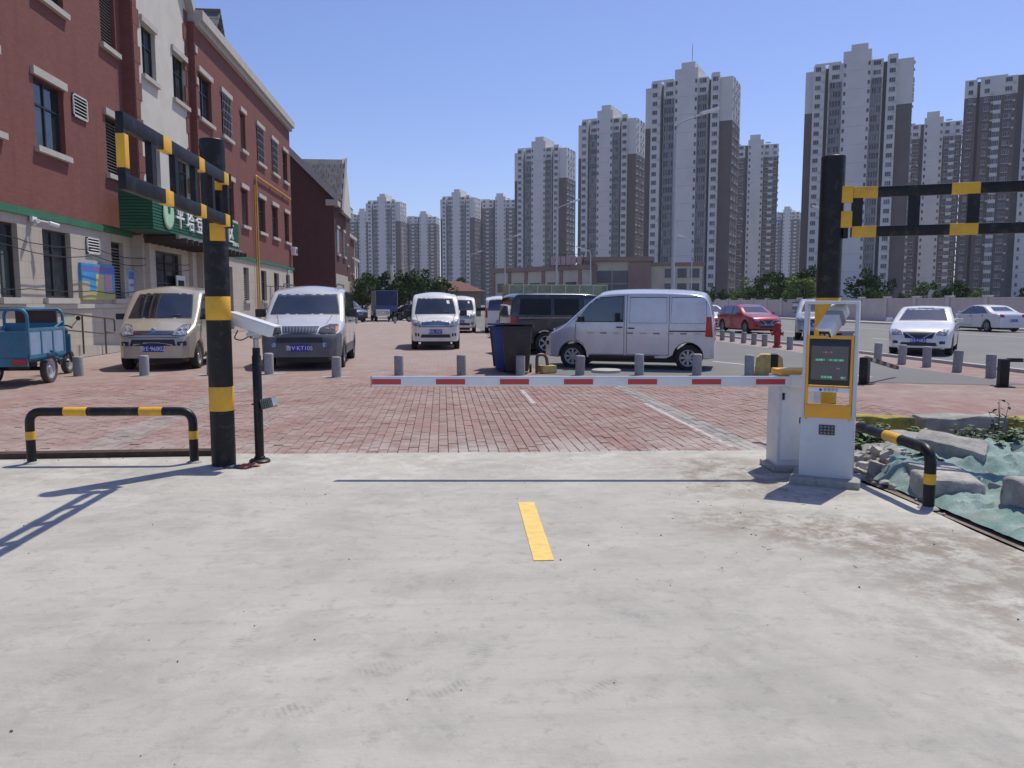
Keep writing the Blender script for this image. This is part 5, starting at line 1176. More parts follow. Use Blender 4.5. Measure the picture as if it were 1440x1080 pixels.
    for (x_, y_, r_) in ((-.82, .5, .29), (-.82, -.5, .29), (1.36, 0, .27)):
        w_ = bpy.data.objects.new('wheel', None); link(w_, rt); w_.location = (x_, y_, r_); w_.rotation_euler = (math.pi/2, 0, 0)
        one('tyre', lambda bm: lathe(bm, [(r_*.68, -.05), (r_*.92, -.06), (r_, -.03), (r_, .03), (r_*.92, .06), (r_*.68, .05), (r_*.68, -.05)], 26, cap=False), mat('dusty_tyre', (.07, .065, .06), .9), w_, True)
        one('rim', lambda bm: (lathe(bm, [(.001, .035), (.05, .035), (.06, .01), (r_*.5, .01), (r_*.62, .04), (r_*.69, .045)], 22, cap=False), lathe(bm, [(r_*.69, -.045), (r_*.5, -.01), (.06, -.01), (.05, -.035), (.001, -.035)], 22, cap=False)), ALLOY, w_, True)
trike()
# ================================================================== bollards, bins, hydrant, barriers
GRAN = mat('granite', (.30, .30, .30), .85, 0, .2, 30, bump=.3, bscale=80, orand=.12, dirt=((.2, .19, .18), 8, .4))
def bollard_proto():
    bm = BM(); lathe(bm, [(.10, -.05), (.10, .41), (.094, .43), (.08, .44)], 22); me = bpy.data.meshes.new('bollard'); bm.to_mesh(me); bm.free(); me.materials.append(GRAN)
    for p in me.polygons: p.use_smooth = True
    me.set_sharp_from_angle(angle=R(38)); return me
BOL = bollard_proto(); ord_ = ['first', 'second', 'third', 'fourth', 'fifth', 'sixth', 'seventh', 'eighth', 'ninth', 'tenth', 'eleventh', 'twelfth']
row = [(-7.77, 17.6), (-6.41, 17.6), (-5.0, 17.6), (-3.8, 17.7), (-2.23, 16.85), (-.94, 17.15), (.41, 17.1), (1.68, 16.95), (2.96, 16.85), (4.25, 16.75), (5.48, 16.6), (6.57, 16.4)]
br_ = random.Random(2)
for k, (x, y) in enumerate(row):
    o = link(bpy.data.objects.new('stone_bollard', BOL)); o.location = (x, y, -.01); o.rotation_euler = (br_.gauss(0, .012), br_.gauss(0, .012), br_.uniform(0, 6)); o.scale = (1, 1, br_.uniform(.96, 1.06))
    tag(o, ord_[k]+' stone bollard from the left in the row behind the boom', 'bollard', 'stone bollards across the lot entrance')
    if k in (1, 2, 3, 4):
        f_ = sheet('mortar_patch', [(x+.34*math.cos(a*.5)*(1+.2*math.sin(a*2.7)), y+.2*math.sin(a*.5)*(1+.2*math.sin(a*1.7))) for a in range(13)][:12], -.004, mat('mortar', (.33, .32, .3)), kind='structure')
row2 = [(11.76, 32.4), (11.75, 31.2), (11.75, 30.0), (11.72, 28.9), (11.72, 27.9), (11.68, 25.7), (11.7, 21.9), (11.72, 20.35), (11.77, 19.3), (11.87, 18.4), (11.7, 17.0), (11.5, 15.6)]
for k, (x, y) in enumerate(row2):
    o = link(bpy.data.objects.new('stone_bollard', BOL)); o.location = (x, y, -.01); o.rotation_euler = (br_.gauss(0, .02), br_.gauss(0, .02), br_.uniform(0, 6)); o.scale = (1, 1, 1.12 if k > 5 else .98)
    tag(o, ord_[11-k]+' nearest stone bollard in the row along the roadside pavement', 'bollard', 'stone bollards along the pavement')
for k, (x, y) in enumerate(((-6.5, 61), (-3.6, 61.5))):
    o = link(bpy.data.objects.new('stone_bollard', BOL)); o.location = (x, y, -.01); tag(o, ['small far bollard below the black car', 'small far bollard below the motorbikes'][k], 'bollard', 'far bollards')
# wheelie bins
def bin_(name, label, x, y, rz, body, lid, s=1.0):
    b = thing(name, label, 'bin', (x, y, -.01), rz, 'wheeled bins by the bollards')
    def bd(bm):
        lo, hi = .22*s, .29*s
        a = [bm.verts.new(p) for p in ((-lo, -lo, .06), (lo, -lo, .06), (lo, lo, .06), (-lo, lo, .06))]; c = [bm.verts.new(p) for p in ((-hi, -hi*1.05, .92*s), (hi, -hi*1.05, .92*s), (hi, hi*1.15, .92*s), (-hi, hi*1.15, .92*s))]
        bm.faces.new(a[::-1]); bm.faces.new(c)
        for i in range(4): bm.faces.new((a[i], a[(i+1) % 4], c[(i+1) % 4], c[i]))
        bevel(bm, .025)
    one('bin_body', bd, body, b, True)
    one('rim', lambda bm: (bx(bm, -.31*s, .31*s, -.33*s, .36*s, .885*s, .925*s), bevel(bm, .012)), body, b, True)
    def ld(bm):
        bx(bm, -.315*s, .315*s, -.36*s, .34*s, .928*s, .965*s); bevel(bm, .014)
        bmesh.ops.transform(bm, matrix=Matrix.Translation((0, .34*s, .93*s)) @ Matrix.Rotation(R(-2), 4, 'X') @ Matrix.Translation((0, -.34*s, -.93*s)), verts=bm.verts)
    one('lid', ld, lid, b, True)
    one('handle', lambda bm: tube(bm, fillet([(-.22*s, .3*s, .9*s), (-.22*s, .43*s, .95*s), (.22*s, .43*s, .95*s), (.22*s, .3*s, .9*s)], .04), .018, 8), lid, b, True)
    for sx in (-1, 1): one('wheel', lambda bm: lathe(bm, [(.1, -.025), (.1, .025)], 18, Matrix.Translation((sx*.25*s, .26*s, .1)) @ Matrix.Rotation(math.pi/2, 4, 'Y')), DARK, b, True)
    return b
BKB = mat('bin_charcoal', (.022, .023, .026), .45, 0, .2, 3, dirt=((.12, .11, .1), 4, .4)); BBL = mat('bin_blue', (.015, .06, .26), .45, 0, .15, 3)
bin_('wheeled_bin', 'charcoal wheeled bin in front of the dark van', 1.66, 17.45, R(-8), BKB, BKB, 1.14)
bin_('wheeled_bin', 'blue wheeled bin squeezed beside the charcoal bin', 1.5, 18.0, R(-12), BBL, BBL, 1.12)
bin_('wheeled_bin', 'dark brown wheeled bin half hidden left of blue bin', 1.5, 18.75, R(-18), mat('bin_brown', (.04, .032, .028), .5), BKB, 1.1)
one_h = thing('pipe_hoop', 'small bent pipe hoop and yellow block beside charcoal bin', 'pipe hoop', (2.08, 17.3, 0), R(15))
one('pipe', lambda bm: tube(bm, fillet([(0, 0, 0), (0, 0, .42), (.22, .0, .40), (.28, 0, 0)], .1), .035, 10), RUSTY, one_h, True)
one('yellow_block', lambda bm: (bx(bm, .1, .45, -.1, .18, 0, .17), bevel(bm, .03)), mat('faded_yellow', (.5, .38, .14), .8, 0, .2, 8), one_h, True)
tag(one('round_cover', lambda bm: lathe(bm, [(.33, 0), (.33, .06), (.29, .075), (.001, .08)], 26, Matrix.Translation((3.68, 17.5, -.01))), mat('pale_stone', (.42, .41, .38), .85, 0, .15, 12), None, True), 'round pale stone cover on the ground behind the boom', 'cover')
yb = thing('warning_block', 'yellow and black striped concrete block behind the barrier cabinet', 'block', (7.05, 16.5, 0), R(-20))
def yblk(bm): prism(bm, [(-.3, 0), (.3, 0), (.26, .38), (.18, .45), (-.18, .45), (-.26, .38)], -.2, .2, Matrix(((1, 0, 0, 0), (0, 0, 1, 0), (0, 1, 0, 0), (0, 0, 0, 1))))
one('block', yblk, mat('faded_yellow', (.5, .38, .14)), yb)
one('black_stripe', lambda bm: bx(bm, .02, .17, -.204, .204, .002, .452), BLACK, yb)
# hydrant
hy = thing('fire_hydrant', 'red fire hydrant standing in the roadside bollard row', 'hydrant', (11.76, 26.9, 0))
HR = mat('hydrant_red', (.34, .025, .03), .5, 0, .15, 4)
one('barrel', lambda bm: lathe(bm, [(.16, 0), (.16, .04), (.11, .06), (.11, .55), (.14, .57), (.14, .62), (.11, .64), (.11, .74)], 20), HR, hy, True)
one('cap', lambda bm: lathe(bm, [(.13, .74), (.13, .78), (.09, .86), (.03, .89), (.03, .93), (.001, .93)], 20), HR, hy, True)
for a in (0, math.pi/2, math.pi): one('nozzle', lambda bm: lathe(bm, [(.065, .08), (.065, .17), (.08, .17), (.08, .2), (.001, .2)], 14, Matrix.Translation((0, 0, .48)) @ Matrix.Rotation(a-.6, 4, 'Z') @ Matrix.Rotation(math.pi/2, 4, 'Y')), HR, hy, True)
# small swing barriers at the lot edge
def swing(label, x, y, rz, drop, L_=1.9):
    s = thing('swing_barrier', label, 'barrier', (x, y, -.01), rz, 'old swing barriers')
    one('post', lambda bm: (bx(bm, -.08, .08, -.08, .08, 0, .52), bevel(bm, .01)), BLACK, s, True)
    one('post_base', lambda bm: bx(bm, -.16, .16, -.16, .16, 0, .015), BLACK, s)
    one('arm', lambda bm: bx(bm, 0, L_, -.035, .035, -.035, .035, Matrix.Translation((.06, 0, .5)) @ Matrix.Rotation(drop, 4, 'Y')), BLACK, s)
    for k in range(4): one('stripe', lambda bm: bx(bm, .25+k*.42, .45+k*.42, -.037, .037, -.037, .037, Matrix.Translation((.06, 0, .5)) @ Matrix.Rotation(drop, 4, 'Y')), mat('stripe_worn', (.38, .2, .12), .7) if k % 2 else mat('stripe_pale', (.45, .42, .38), .7), s)
swing('black swing barrier with drooping striped arm right of the kiosk', 8.1, 14.5, R(42), R(9))
swing('black swing barrier post at the right picture edge', 10.45, 13.85, R(-15), R(0), 2.4)
gs = thing('grey_pillar', 'short grey stone pillar directly right of the kiosk', 'pillar', (8.02, 15.15, 0))
one('shaft', lambda bm: (bx(bm, -.12, .12, -.12, .12, 0, .95), bevel(bm, .015)), GRAN, gs, True); one('cap', lambda bm: (bx(bm, -.14, .14, -.14, .14, .952, 1.0), bevel(bm, .01)), GRAN, gs, True)

# ================================================================== rubble, netting, weeds right of the drive
STONE = mat('kerb_block', (.33, .322, .30), .92, 0, .28, 6, bump=.9, bscale=30, dirt=((.15, .135, .11), 5, .75), orand=.15)
YKERB = mat('yellow_kerb', (.30, .245, .05), .9, 0, .35, 6, bump=.9, bscale=24, dirt=((.085, .08, .055), 3.2, .95), orand=.15)
def rough_block(name, label, c, s, rot, m, cat, group, seed, bev=.03, amp=.026):
    bm = BM(); cb(bm, (0, 0, 0), s); bmesh.ops.bevel(bm, geom=bm.edges[:], offset=bev, segments=2, affect='EDGES', profile=.5)
    bmesh.ops.triangulate(bm, faces=bm.faces[:]); bmesh.ops.subdivide_edges(bm, edges=[e for e in bm.edges if e.calc_length() > .12], cuts=2)
    bmesh.ops.subdivide_edges(bm, edges=[e for e in bm.edges if e.calc_length() > .05], cuts=1)
    for v in bm.verts:
        q = Vector((seed*7.1, seed, 0)); v.co += noise.noise_vector(v.co*4+q)*amp*1.2+noise.noise_vector(v.co*19+q)*amp*.35
    o = obj(name, bm, m, None, True); o.location = c; o.rotation_euler = rot
    return tag(o, label, cat, group)
RUB = 'kerb blocks dumped beside the drive'
rough_block('kerb_stone_block', 'long grey kerb block lying flat, rearmost of dumped stones', (4.85, 7.42, .12), (.72, .36, .2), (0, R(3), R(-14)), STONE, 'kerb block', RUB, 1)
rough_block('kerb_stone_block', 'tilted pale kerb block on top of dumped stones', (4.62, 6.72, .24), (.58, .36, .14), (R(10), R(9), R(-40)), STONE, 'kerb block', RUB, 2)
rough_block('kerb_stone_block', 'grey kerb block nearest the pipe hoop foot', (3.98, 5.84, .09), (.46, .30, .2), (R(3), R(2), R(-14)), STONE, 'kerb block', RUB, 3)
rough_block('kerb_stone_block', 'flat grey slab under the tilted pale kerb block', (4.16, 6.28, .10), (.46, .32, .16), (R(-3), R(3), R(-18)), STONE, 'kerb block', RUB, 4)
rough_block('kerb_stone_block', 'upright grey block at the right picture edge on netting', (4.22, 5.22, .13), (.24, .3, .3), (R(2), 0, R(12)), STONE, 'kerb block', RUB, 5)
rough_block('kerb_stone_block', 'small grey block resting by the kiosk side', (3.98, 7.15, .06), (.36, .2, .12), (R(8), R(5), R(28)), STONE, 'kerb block', RUB, 6)
rough_block('broken_chunk', 'broken concrete chunk at the kiosk foot on soil', (3.86, 6.62, .06), (.2, .15, .12), (.2, .1, .7), STONE, 'rubble chunk', 'broken concrete chunks', 21, .02, .03)
rough_block('broken_chunk', 'broken concrete chunk behind the pipe hoop near weeds', (4.28, 7.32, .10), (.3, .2, .13), (.1, -.2, -.4), STONE, 'rubble chunk', 'broken concrete chunks', 22, .02, .03)
rough_block('broken_chunk', 'white plaster chunk right of the tilted kerb block', (4.98, 6.9, .09), (.22, .16, .12), (.3, .1, .3), mat('plaster_chunk', (.55, .54, .52), .9, 0, .2, 12, bump=.5), 'rubble chunk', 'broken concrete chunks', 23, .02, .035)
rough_block('broken_chunk', 'dark broken chunk on netting between the near blocks', (4.35, 5.78, .07), (.22, .14, .1), (.1, .2, 1.2), STONE, 'rubble chunk', 'broken concrete chunks', 24, .02, .03)
KY = 'old kerbs between soil and paving'
rough_block('yellow_kerb', 'yellow painted kerb with mossy top behind the kiosk', (4.85, 8.62, .10), (1.05, .3, .34), (0, R(2), R(-6)), YKERB, 'kerb', KY, 7)
rough_block('yellow_kerb', 'grey topped yellow kerb in the middle of the soil edge', (5.95, 8.55, .10), (.95, .32, .32), (0, R(-2), R(-4)), mat('kerb_mixed', (.31, .30, .27), .9, 0, .25, 5, bump=.6, bscale=30, dirt=((.28, .24, .08), 2.2, .9)), 'kerb', KY, 8)
rough_block('yellow_kerb', 'olive yellow kerb at the right edge behind weeds', (7.0, 8.35, .08), (1.1, .3, .32), (0, R(1), R(-5)), YKERB, 'kerb', KY, 9)
rough_block('yellow_kerb', 'low yellow kerb end partly hidden by the kiosk', (4.1, 8.7, .06), (.5, .3, .26), (0, 0, R(-6)), YKERB, 'kerb', KY, 10)
def net_material():
    m, t, b = newmat('dust_net'); pos = N(t, 'ShaderNodeNewGeometry').outputs['Position']
    c = mixc(t, ramp(t, nz(t, pos, 3, 6, .7), .35, .7), (.13, .235, .215), (.29, .395, .37)); c = mixc(t, mth(t, 'MULTIPLY', ramp(t, nz(t, pos, 60, 4, .7), .45, .7), .5), c, (.08, .12, .10)); c = mixc(t, mth(t, 'MULTIPLY', ramp(t, nz(t, pos, 5, 9, .8, .3), .5, .66), .85), c, (.33, .30, .255))
    t.links.new(c, b.inputs['Base Color']); b.inputs['Roughness'].default_value = .85; setbump(t, b, nz(t, pos, 150, 3, .7), .5, .004); return m
def soil_h(x, y):
    e = min(1, (x-3.64)/.3, (8.36-y)/.25); h = .02+.09*(noise.noise(Vector((x*1.6, y*1.6, 1)))+.45)+.03*noise.noise(Vector((x*6, y*6, 2)))
    return max(-.02, h*max(0, e))*min(1, max(0, (y-5.6)/.8))
def net(bm):
    bmesh.ops.create_grid(bm, x_segments=110, y_segments=120, size=1)
    dead = []
    for v in bm.verts:
        x, y = 3.72+(v.co.x+1)*1.5, 3.4+(v.co.y+1)*2.05
        if noise.noise(Vector((x*1.4, y*1.4, 9)))*.55+(7.15-y)*.9+(x-4.0)*.55 < 0 or (x < 4.35 and y > 6.55+noise.noise(Vector((x*3, y*3, 2)))*.3): dead.append(v)
        h = .012+max(0, noise.noise(Vector((x*2.2, y*2.2, 0)))*.07+.02)+(.5-abs(noise.noise(Vector((x*3.5, y*5, 5)))))*.09+abs(noise.noise(Vector((x*9, y*13, 5))))*.05+abs(noise.noise(Vector((x*24, y*20, 5))))*.014
        s_ = min(1, max(0, (x-3.7)/.15)); v.co = Vector((x, y, soil_h(x, y)+h*s_+.006))
    bmesh.ops.delete(bm, geom=dead, context='VERTS')
tag(one('dust_net', net, net_material(), None, True), 'green dust netting crumpled over the soil right of the drive', 'netting')
def soil_lumps(bm):
    r = random.Random(5)
    for k in range(420):
        x, y = r.uniform(3.66, 7.0), r.uniform(4.2, 8.3)
        if k > 200: x, y = r.uniform(3.66, 4.6), r.uniform(5.9, 8.2)
        s = r.choice((.012, .018, .025, .035, .05))
        n0 = len(bm.verts); res = bmesh.ops.create_icosphere(bm, subdivisions=1, radius=s, matrix=Matrix.Translation((x, y, soil_h(x, y)+s*.35)) @ Matrix.Rotation(r.uniform(0, 6), 4, 'Z') @ Matrix.Diagonal((1, r.uniform(.6, 1), .7, 1)))
        for v in res['verts']: v.co += noise.noise_vector(v.co*30)*s*.3
def chunks(bm):
    r = random.Random(31)
    for k in range(85):
        x, y = (r.uniform(3.7, 4.5), r.uniform(6.0, 8.1)) if k < 50 else (r.uniform(4.2, 6.6), r.uniform(5.0, 8.0))
        s = Vector((r.uniform(.03, .11), r.uniform(.03, .08), r.uniform(.02, .06)))
        vs_ = cb(bm, (0, 0, 0), s*1.4, Matrix.Translation((x, y, soil_h(x, y)+s.z*.5+.02)) @ Matrix.Rotation(r.uniform(0, 6), 4, 'Z') @ Matrix.Rotation(r.gauss(0, .4), 4, 'X'))
        for v in vs_: v.co += Vector((r.gauss(0, 1), r.gauss(0, 1), r.gauss(0, .6)))*.012
tag(one('broken_stone', chunks, STONE), 'scattered broken stone pieces between kiosk and weeds', 'rubble', kind='stuff')
tag(one('rubble', soil_lumps, mat('rubble_stone', (.33, .30, .265), .95, 0, .35, 20), None, False), 'loose stones and clods on the soil beside kiosk', 'rubble', kind='stuff')
def soil_mound(bm):
    bmesh.ops.create_grid(bm, x_segments=70, y_segments=60, size=1)
    for v in bm.verts:
        x, y = 3.66+(v.co.x+1)*2.3, 5.5+(v.co.y+1)*1.43
        v.co = Vector((x, y, soil_h(x, y)))
tag(one('soil_heap', soil_mound, SOIL, None, True), kind='structure')
# weeds
LEAFM = mat('weed_leaf', (.055, .11, .03), .6, 0, .45, 9, orand=.2); LEAFL = mat('weed_leaf_light', (.13, .20, .045), .6, 0, .35, 9, orand=.2); STEMM = mat('weed_stem', (.12, .13, .06), .7)
def weed(label, x, y, n, spread, h, m, seed):
    r = random.Random(seed); w = thing('weed', label, 'plant', (x, y, .03), 0, 'weeds growing in the soil strip')
    stems = []
    for k in range(n):
        a = r.uniform(0, 6.28); d = spread*math.sqrt(r.random()); b_ = Vector((d*math.cos(a), d*math.sin(a)*.6, 0)); t_ = b_+Vector((r.gauss(0, .07), r.gauss(0, .07), h*r.uniform(.45, 1)))
        stems.append((b_, t_))
    one('stem', lambda bm: [tube(bm, [b_, (b_+t_)/2+Vector((.01, 0, 0)), t_], [.005, .004, .002], 5) for b_, t_ in stems], STEMM, w, True)['kind'] = 'stuff'
    def leaves(bm):
        for b_, t_ in stems:
            for k in range(11):
                s = r.uniform(.12, 1); p = b_.lerp(t_, s); a = r.uniform(0, 6.28); l = r.uniform(.045, .095); wd = l*.34; el = r.uniform(-.5, .6)
                d = Vector((math.cos(a)*math.cos(el), math.sin(a)*math.cos(el), math.sin(el))); sd_ = d.cross(Vector((0, 0, 1))).normalized()*wd
                nrm = sd_.cross(d).normalized()*l*.14
                vs_ = [bm.verts.new(q) for q in (p, p+d*l*.35+sd_+nrm, p+d*l*.75+sd_*.7, p+d*l-nrm, p+d*l*.75-sd_*.7, p+d*l*.35-sd_+nrm)]
                bm.faces.new((vs_[0], vs_[1], vs_[5])); bm.faces.new((vs_[1], vs_[2], vs_[4], vs_[5])); bm.faces.new((vs_[2], vs_[3], vs_[4]))
    one('leaves', leaves, m, w)
weed('bushy weed with pale leaves just right of the kiosk', 4.40, 8.05, 34, .36, .26, LEAFM, 1)
weed('low weed patch between kiosk and dumped stones', 4.15, 7.75, 22, .32, .24, LEAFM, 2)
weed('yellow green weed in front of the first kerb', 4.95, 8.1, 20, .36, .18, LEAFL, 3)
weed('dark leafy weed right of the dumped stones', 5.55, 7.5, 36, .36, .26, LEAFM, 4)
weed('bright weed climbing the right hand olive kerb', 6.45, 8.0, 26, .4, .28, LEAFL, 5)
weed('dark weed clump at the right picture edge', 6.05, 7.1, 34, .4, .26, LEAFM, 6)
weed('thin tall weed stalk above the right kerb', 6.15, 8.15, 4, .06, .62, LEAFM, 7)
weed('small bright green weed on the netting edge', 4.2, 7.5, 7, .12, .16, LEAFL, 8)
# ================================================================== panel wall across the road
WALLM = mat('wall_panel', (.54, .48, .46), .85, 0, .06, .9, dirt=((.38, .33, .31), 1.1, .4), orand=.05); PILM = mat('wall_pier', (.58, .54, .52), .85, 0, .06, 1)
wl_ = thing('panel_wall', 'long pale pink panel wall with piers along the far road side', 'wall', (36.3, 30, 0))
pan = one('panel', lambda bm: (bx(bm, -.08, .08, .20, 3.80, .1, 1.84), bx(bm, -.10, .1, .20, 3.80, 0, .12)), WALLM, wl_)
pier = one('pier', lambda bm: (bx(bm, -.18, .18, -.2, .2, 0, 1.95), bx(bm, -.23, .23, -.27, .27, 1.95, 2.08)), PILM, wl_)
cop = one('coping', lambda bm: bx(bm, -.14, .14, .275, 3.725, 1.842, 1.92), PILM, wl_)
for k in range(1, 34):
    for p_ in (pan, pier, cop): c = p_.copy(); link(c, wl_); c.location = (0, k*4.0, 0)
wb = thing('wall_notice', 'small notice board fixed on the wall behind red car', 'sign', (35.9, 78, 1.0)); box('panel', (0, 0, .2), (.06, 1.6, .95), mat('notice_grey', (.15, .17, .16), .6), wb, .01); box('strip', (-.035, 0, .35), (.01, 1.3, .3), LOUVW, wb)
# ================================================================== apartment towers
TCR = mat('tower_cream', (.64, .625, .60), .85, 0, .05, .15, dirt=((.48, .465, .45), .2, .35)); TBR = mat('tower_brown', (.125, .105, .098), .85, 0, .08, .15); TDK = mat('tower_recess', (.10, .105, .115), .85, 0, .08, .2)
TBAL = mat('tower_balcony', (.21, .21, .215), .8, 0, .1, .3); WFR = mat('tower_window_frame', (.50, .50, .50), .6); WGL = mat('tower_glass', (.03, .036, .045), .15, 0, .3, .5, orand=.5)
def curtains(m):   # behind some panes a pale curtain shows
    t = m.node_tree; b = t.nodes['Principled BSDF']; src = b.inputs['Base Color'].links[0].from_socket
    g = t.nodes.new('ShaderNodeNewGeometry'); w = t.nodes.new('ShaderNodeTexWhiteNoise'); sn = t.nodes.new('ShaderNodeVectorMath'); sn.operation = 'SNAP'; sn.inputs[1].default_value = (1.1, 1.1, 2.92)
    t.links.new(g.outputs['Position'], sn.inputs[0]); t.links.new(sn.outputs[0], w.inputs['Vector'])
    t.links.new(mixc(t, mth(t, 'MULTIPLY', ramp(t, w.outputs['Value'], .62, .95), .7), src, (.22, .23, .25)), b.inputs['Base Color'])
curtains(WGL)
_wm = {}
def win_mesh(w, h, n):
    if (w, h, n) in _wm: return _wm[(w, h, n)]
    bm = BM(); f = .07
    bx(bm, -w/2, w/2, -.03, .0, -h/2, h/2, None, 1)
    bx(bm, -w/2, -w/2+f, -.09, -.031, -h/2, h/2); bx(bm, w/2-f, w/2, -.09, -.031, -h/2, h/2); bx(bm, -w/2+f, w/2-f, -.09, -.031, -h/2, -h/2+f); bx(bm, -w/2+f, w/2-f, -.09, -.031, h/2-f, h/2)
    for k in range(1, n): x = -w/2+k*w/n; bx(bm, x-f/2, x+f/2, -.088, -.031, -h/2+f, h/2-f)
    bx(bm, -w/2-.08, w/2+.08, -.16, .0, -h/2-.14, -h/2-.01)
    me = bpy.data.meshes.new('window'); bm.to_mesh(me); bm.free(); me.materials.append(WFR); me.materials.append(WGL); _wm[(w, h, n)] = me; return me
_bm = {}
def balc_mesh(w, kind):
    if (w, kind) in _bm: return _bm[(w, kind)]
    bm = BM(); bx(bm, -w/2, w/2, -.65, .0, -.08, 1.0, None, 0); bx(bm, -w/2+.05, w/2-.05, -.55, .0, 1.001, 2.72, None, 1)
    for k in range(5): x = -w/2+.05+k*(w-.14)/4; bx(bm, x, x+.07, -.58, -.551, 1.002, 2.7, None, 2)
    bx(bm, -w/2, w/2, -.62, 0, 2.721, 2.82, None, 0)
    me = bpy.data.meshes.new('balcony'); bm.to_mesh(me); bm.free()
    for m in (TBAL if kind else TCR, WGL, WFR): me.materials.append(m)
    _bm[(w, kind)] = me; return me
def tower(label, x, y, rot, W, D, floors, kind, detail, fh=2.92):
    t = thing('apartment_tower', label, 'tower block', (x, y, 0), rot, 'apartment towers on the skyline'); H = floors*fh; r = random.Random(int(x*7+y))
    cream, brown, dark = BM(), BM(), BM()
    seg = lambda a, b_, off, z1, bmx, z0=0: bx(bmx, (a-.5)*W, (b_-.5)*W, off, D, z0, z1)
    wins, bals = [], []      # (x, y, z, w, h, n) on the front
    zt = H-5*fh if kind == 'A' else H-2*fh
    if kind == 'A':
        seg(0, .08, 1.6, zt, brown); seg(0, .08, 1.6, H-1.2, cream, zt); seg(.08, .19, 0, H, cream); seg(.19, .225, 2.2, H-.6, dark); seg(.225, .36, .2, H, cream)
        seg(.36, .62, -.7, H+3.2, cream); seg(.62, .73, .2, H, cream); seg(.73, .765, 2.2, H-.6, dark); seg(.765, .86, 0, H+.4, cream)
        seg(.86, 1.0, .9, zt, brown); seg(.86, 1.0, .9, H-.6, cream, zt)
        seg(.43, .585, -.4, H+5.2, cream)
        for f in range(floors):
            z = f*fh+1.75
            wins += [(.125, 0, z, 1.7, 1.5, 3), (.815, 0, z, 1.8, 1.5, 3), (.38, -.7, z, .75, 1.3, 1), (.603, -.7, z, .75, 1.3, 1)]
            if f < floors-2: bals += [(.2925, .2, f*fh, 3.6 if W > 28 else 3.2, 1), (.675, .2, f*fh, 3.0 if W > 28 else 2.7, 1)]
            else: wins += [(.2925, .2, z, 2.4, 1.5, 4), (.675, .2, z, 2.2, 1.5, 3)]
        side_cols = (.25, .55, .8)
    else:
        seg(0, .10, .0, zt, brown); seg(0, .10, 0, H, cream, zt); seg(.10, .125, 1.5, H-.5, dark); seg(.125, .42, 0, zt, brown); seg(.125, .42, 0, H, cream, zt); seg(.42, .47, .8, H, dark)
        seg(.47, .74, -.6, H+2.2, cream); seg(.74, 1.0, .1, zt, brown); seg(.74, 1.0, .1, H, cream, zt); seg(.5, .68, -.3, H+4.6, cream)
        for f in range(floors):
            z = f*fh+1.75
            wins += [(.05, 0, z, 1.4, 1.5, 2), (.18, 0, z, 1.5, 1.5, 3), (.35, 0, z, 2.0, 1.5, 3), (.50, -.6, z, .8, 1.3, 1), (.715, -.6, z, .8, 1.3, 1), (.80, .1, z, 1.6, 1.5, 3), (.94, .1, z, 1.5, 1.5, 2)]
            if f < floors-2: bals += [(.265, 0, f*fh, 2.2, 0), (.87, .1, f*fh, 2.0, 0)]
        side_cols = (.2, .45, .7, .9)
    obj('wall', cream, TCR, t); obj('cladding', brown, TBR, t); obj('recess', dark, TDK, t)
    def parapet(bm):
        bx(bm, -.5*W+.09*W, -.36*W+.2*W, .05, .25, H, H+.6); bx(bm, .27*W, .36*W, .05, .25, H+.4, H+1.0)
        for k in range(5): xx_ = (-.3+k*.15)*W; bx(bm, xx_, xx_+.9, D*.4, D*.4+.9, H, H+1.2)
    one('parapet', parapet, TCR, t)
    lines = BM()
    for f in range(0, floors, 2): bx(lines, (.36-.5)*W+.02, (.62-.5)*W-.02, -.712 if kind == 'A' else -.612, -.69 if kind == 'A' else -.59, f*fh-.03, f*fh+.03)
    tag(obj('floor_band', lines, TBAL, t), kind='stuff')
    sw = [(D*c, f*fh+1.75) for c in side_cols for f in range(floors)]
    place = []
    for (cx, off, z, w, h, n) in wins: place.append((win_mesh(w, h, n), Matrix.Translation(((cx-.5)*W, off-.002, z))))
    for (yy, z) in sw: place.append((win_mesh(1.5, 1.4, 2), Matrix.Translation((.5*W+.002, yy, z)) @ Matrix.Rotation(math.pi/2, 4, 'Z')))
    for (cx, off, z, w, k) in bals: place.append((balc_mesh(w, k), Matrix.Translation(((cx-.5)*W, off-.002, z))))
    if detail:
        place.sort(key=lambda p: -p[1].translation.z)   # the ground storeys are hidden behind nearer things
        solo, rest = place[:290], place[290:]
        for me, M in solo:
            o = link(bpy.data.objects.new(me.name.split('.')[0], me), t); o.matrix_local = M
    else: rest = place
    if rest:
        vv, ff, mi, base = [], [], [], {'TCR': 0}
        mats = [WFR, WGL, TBAL, TCR]
        for me, M in rest:
            k = len(vv); vv += [tuple(M @ v.co) for v in me.vertices]
            for p in me.polygons: ff.append(tuple(q+k for q in p.vertices)); mi.append(mats.index(me.materials[p.material_index]))
        me = bpy.data.meshes.new('window_rows'); me.from_pydata(vv, [], ff)
        for m in mats: me.materials.append(m)
        me.polygons.foreach_set('material_index', mi); tag(link(bpy.data.objects.new('window_rows', me), t), kind='stuff')
    # air conditioners down the right flank
    def acs(bm):
        for f in range(2, floors):
            for c in (.08, .38, .66):
                if r.random() < .6: yy = D*c; bx(bm, .5*W+.05, .5*W+.5, yy, yy+.9, f*fh+.6, f*fh+1.25)
            for c, o_ in (((.172, 0), (.845, 0), (.245, .2), (.715, .2)) if kind == 'A' else ((.085, 0), (.225, 0), (.395, 0), (.84, .1), (.9, .1))):
                if r.random() < .55: xx_ = (c-.5)*W; bx(bm, xx_-.4, xx_+.4, o_-.45, o_-.02, f*fh+.35, f*fh+.95)
    tag(one('air_conditioners', acs, WFR, t), kind='stuff')
    return t
TR = R(-31)
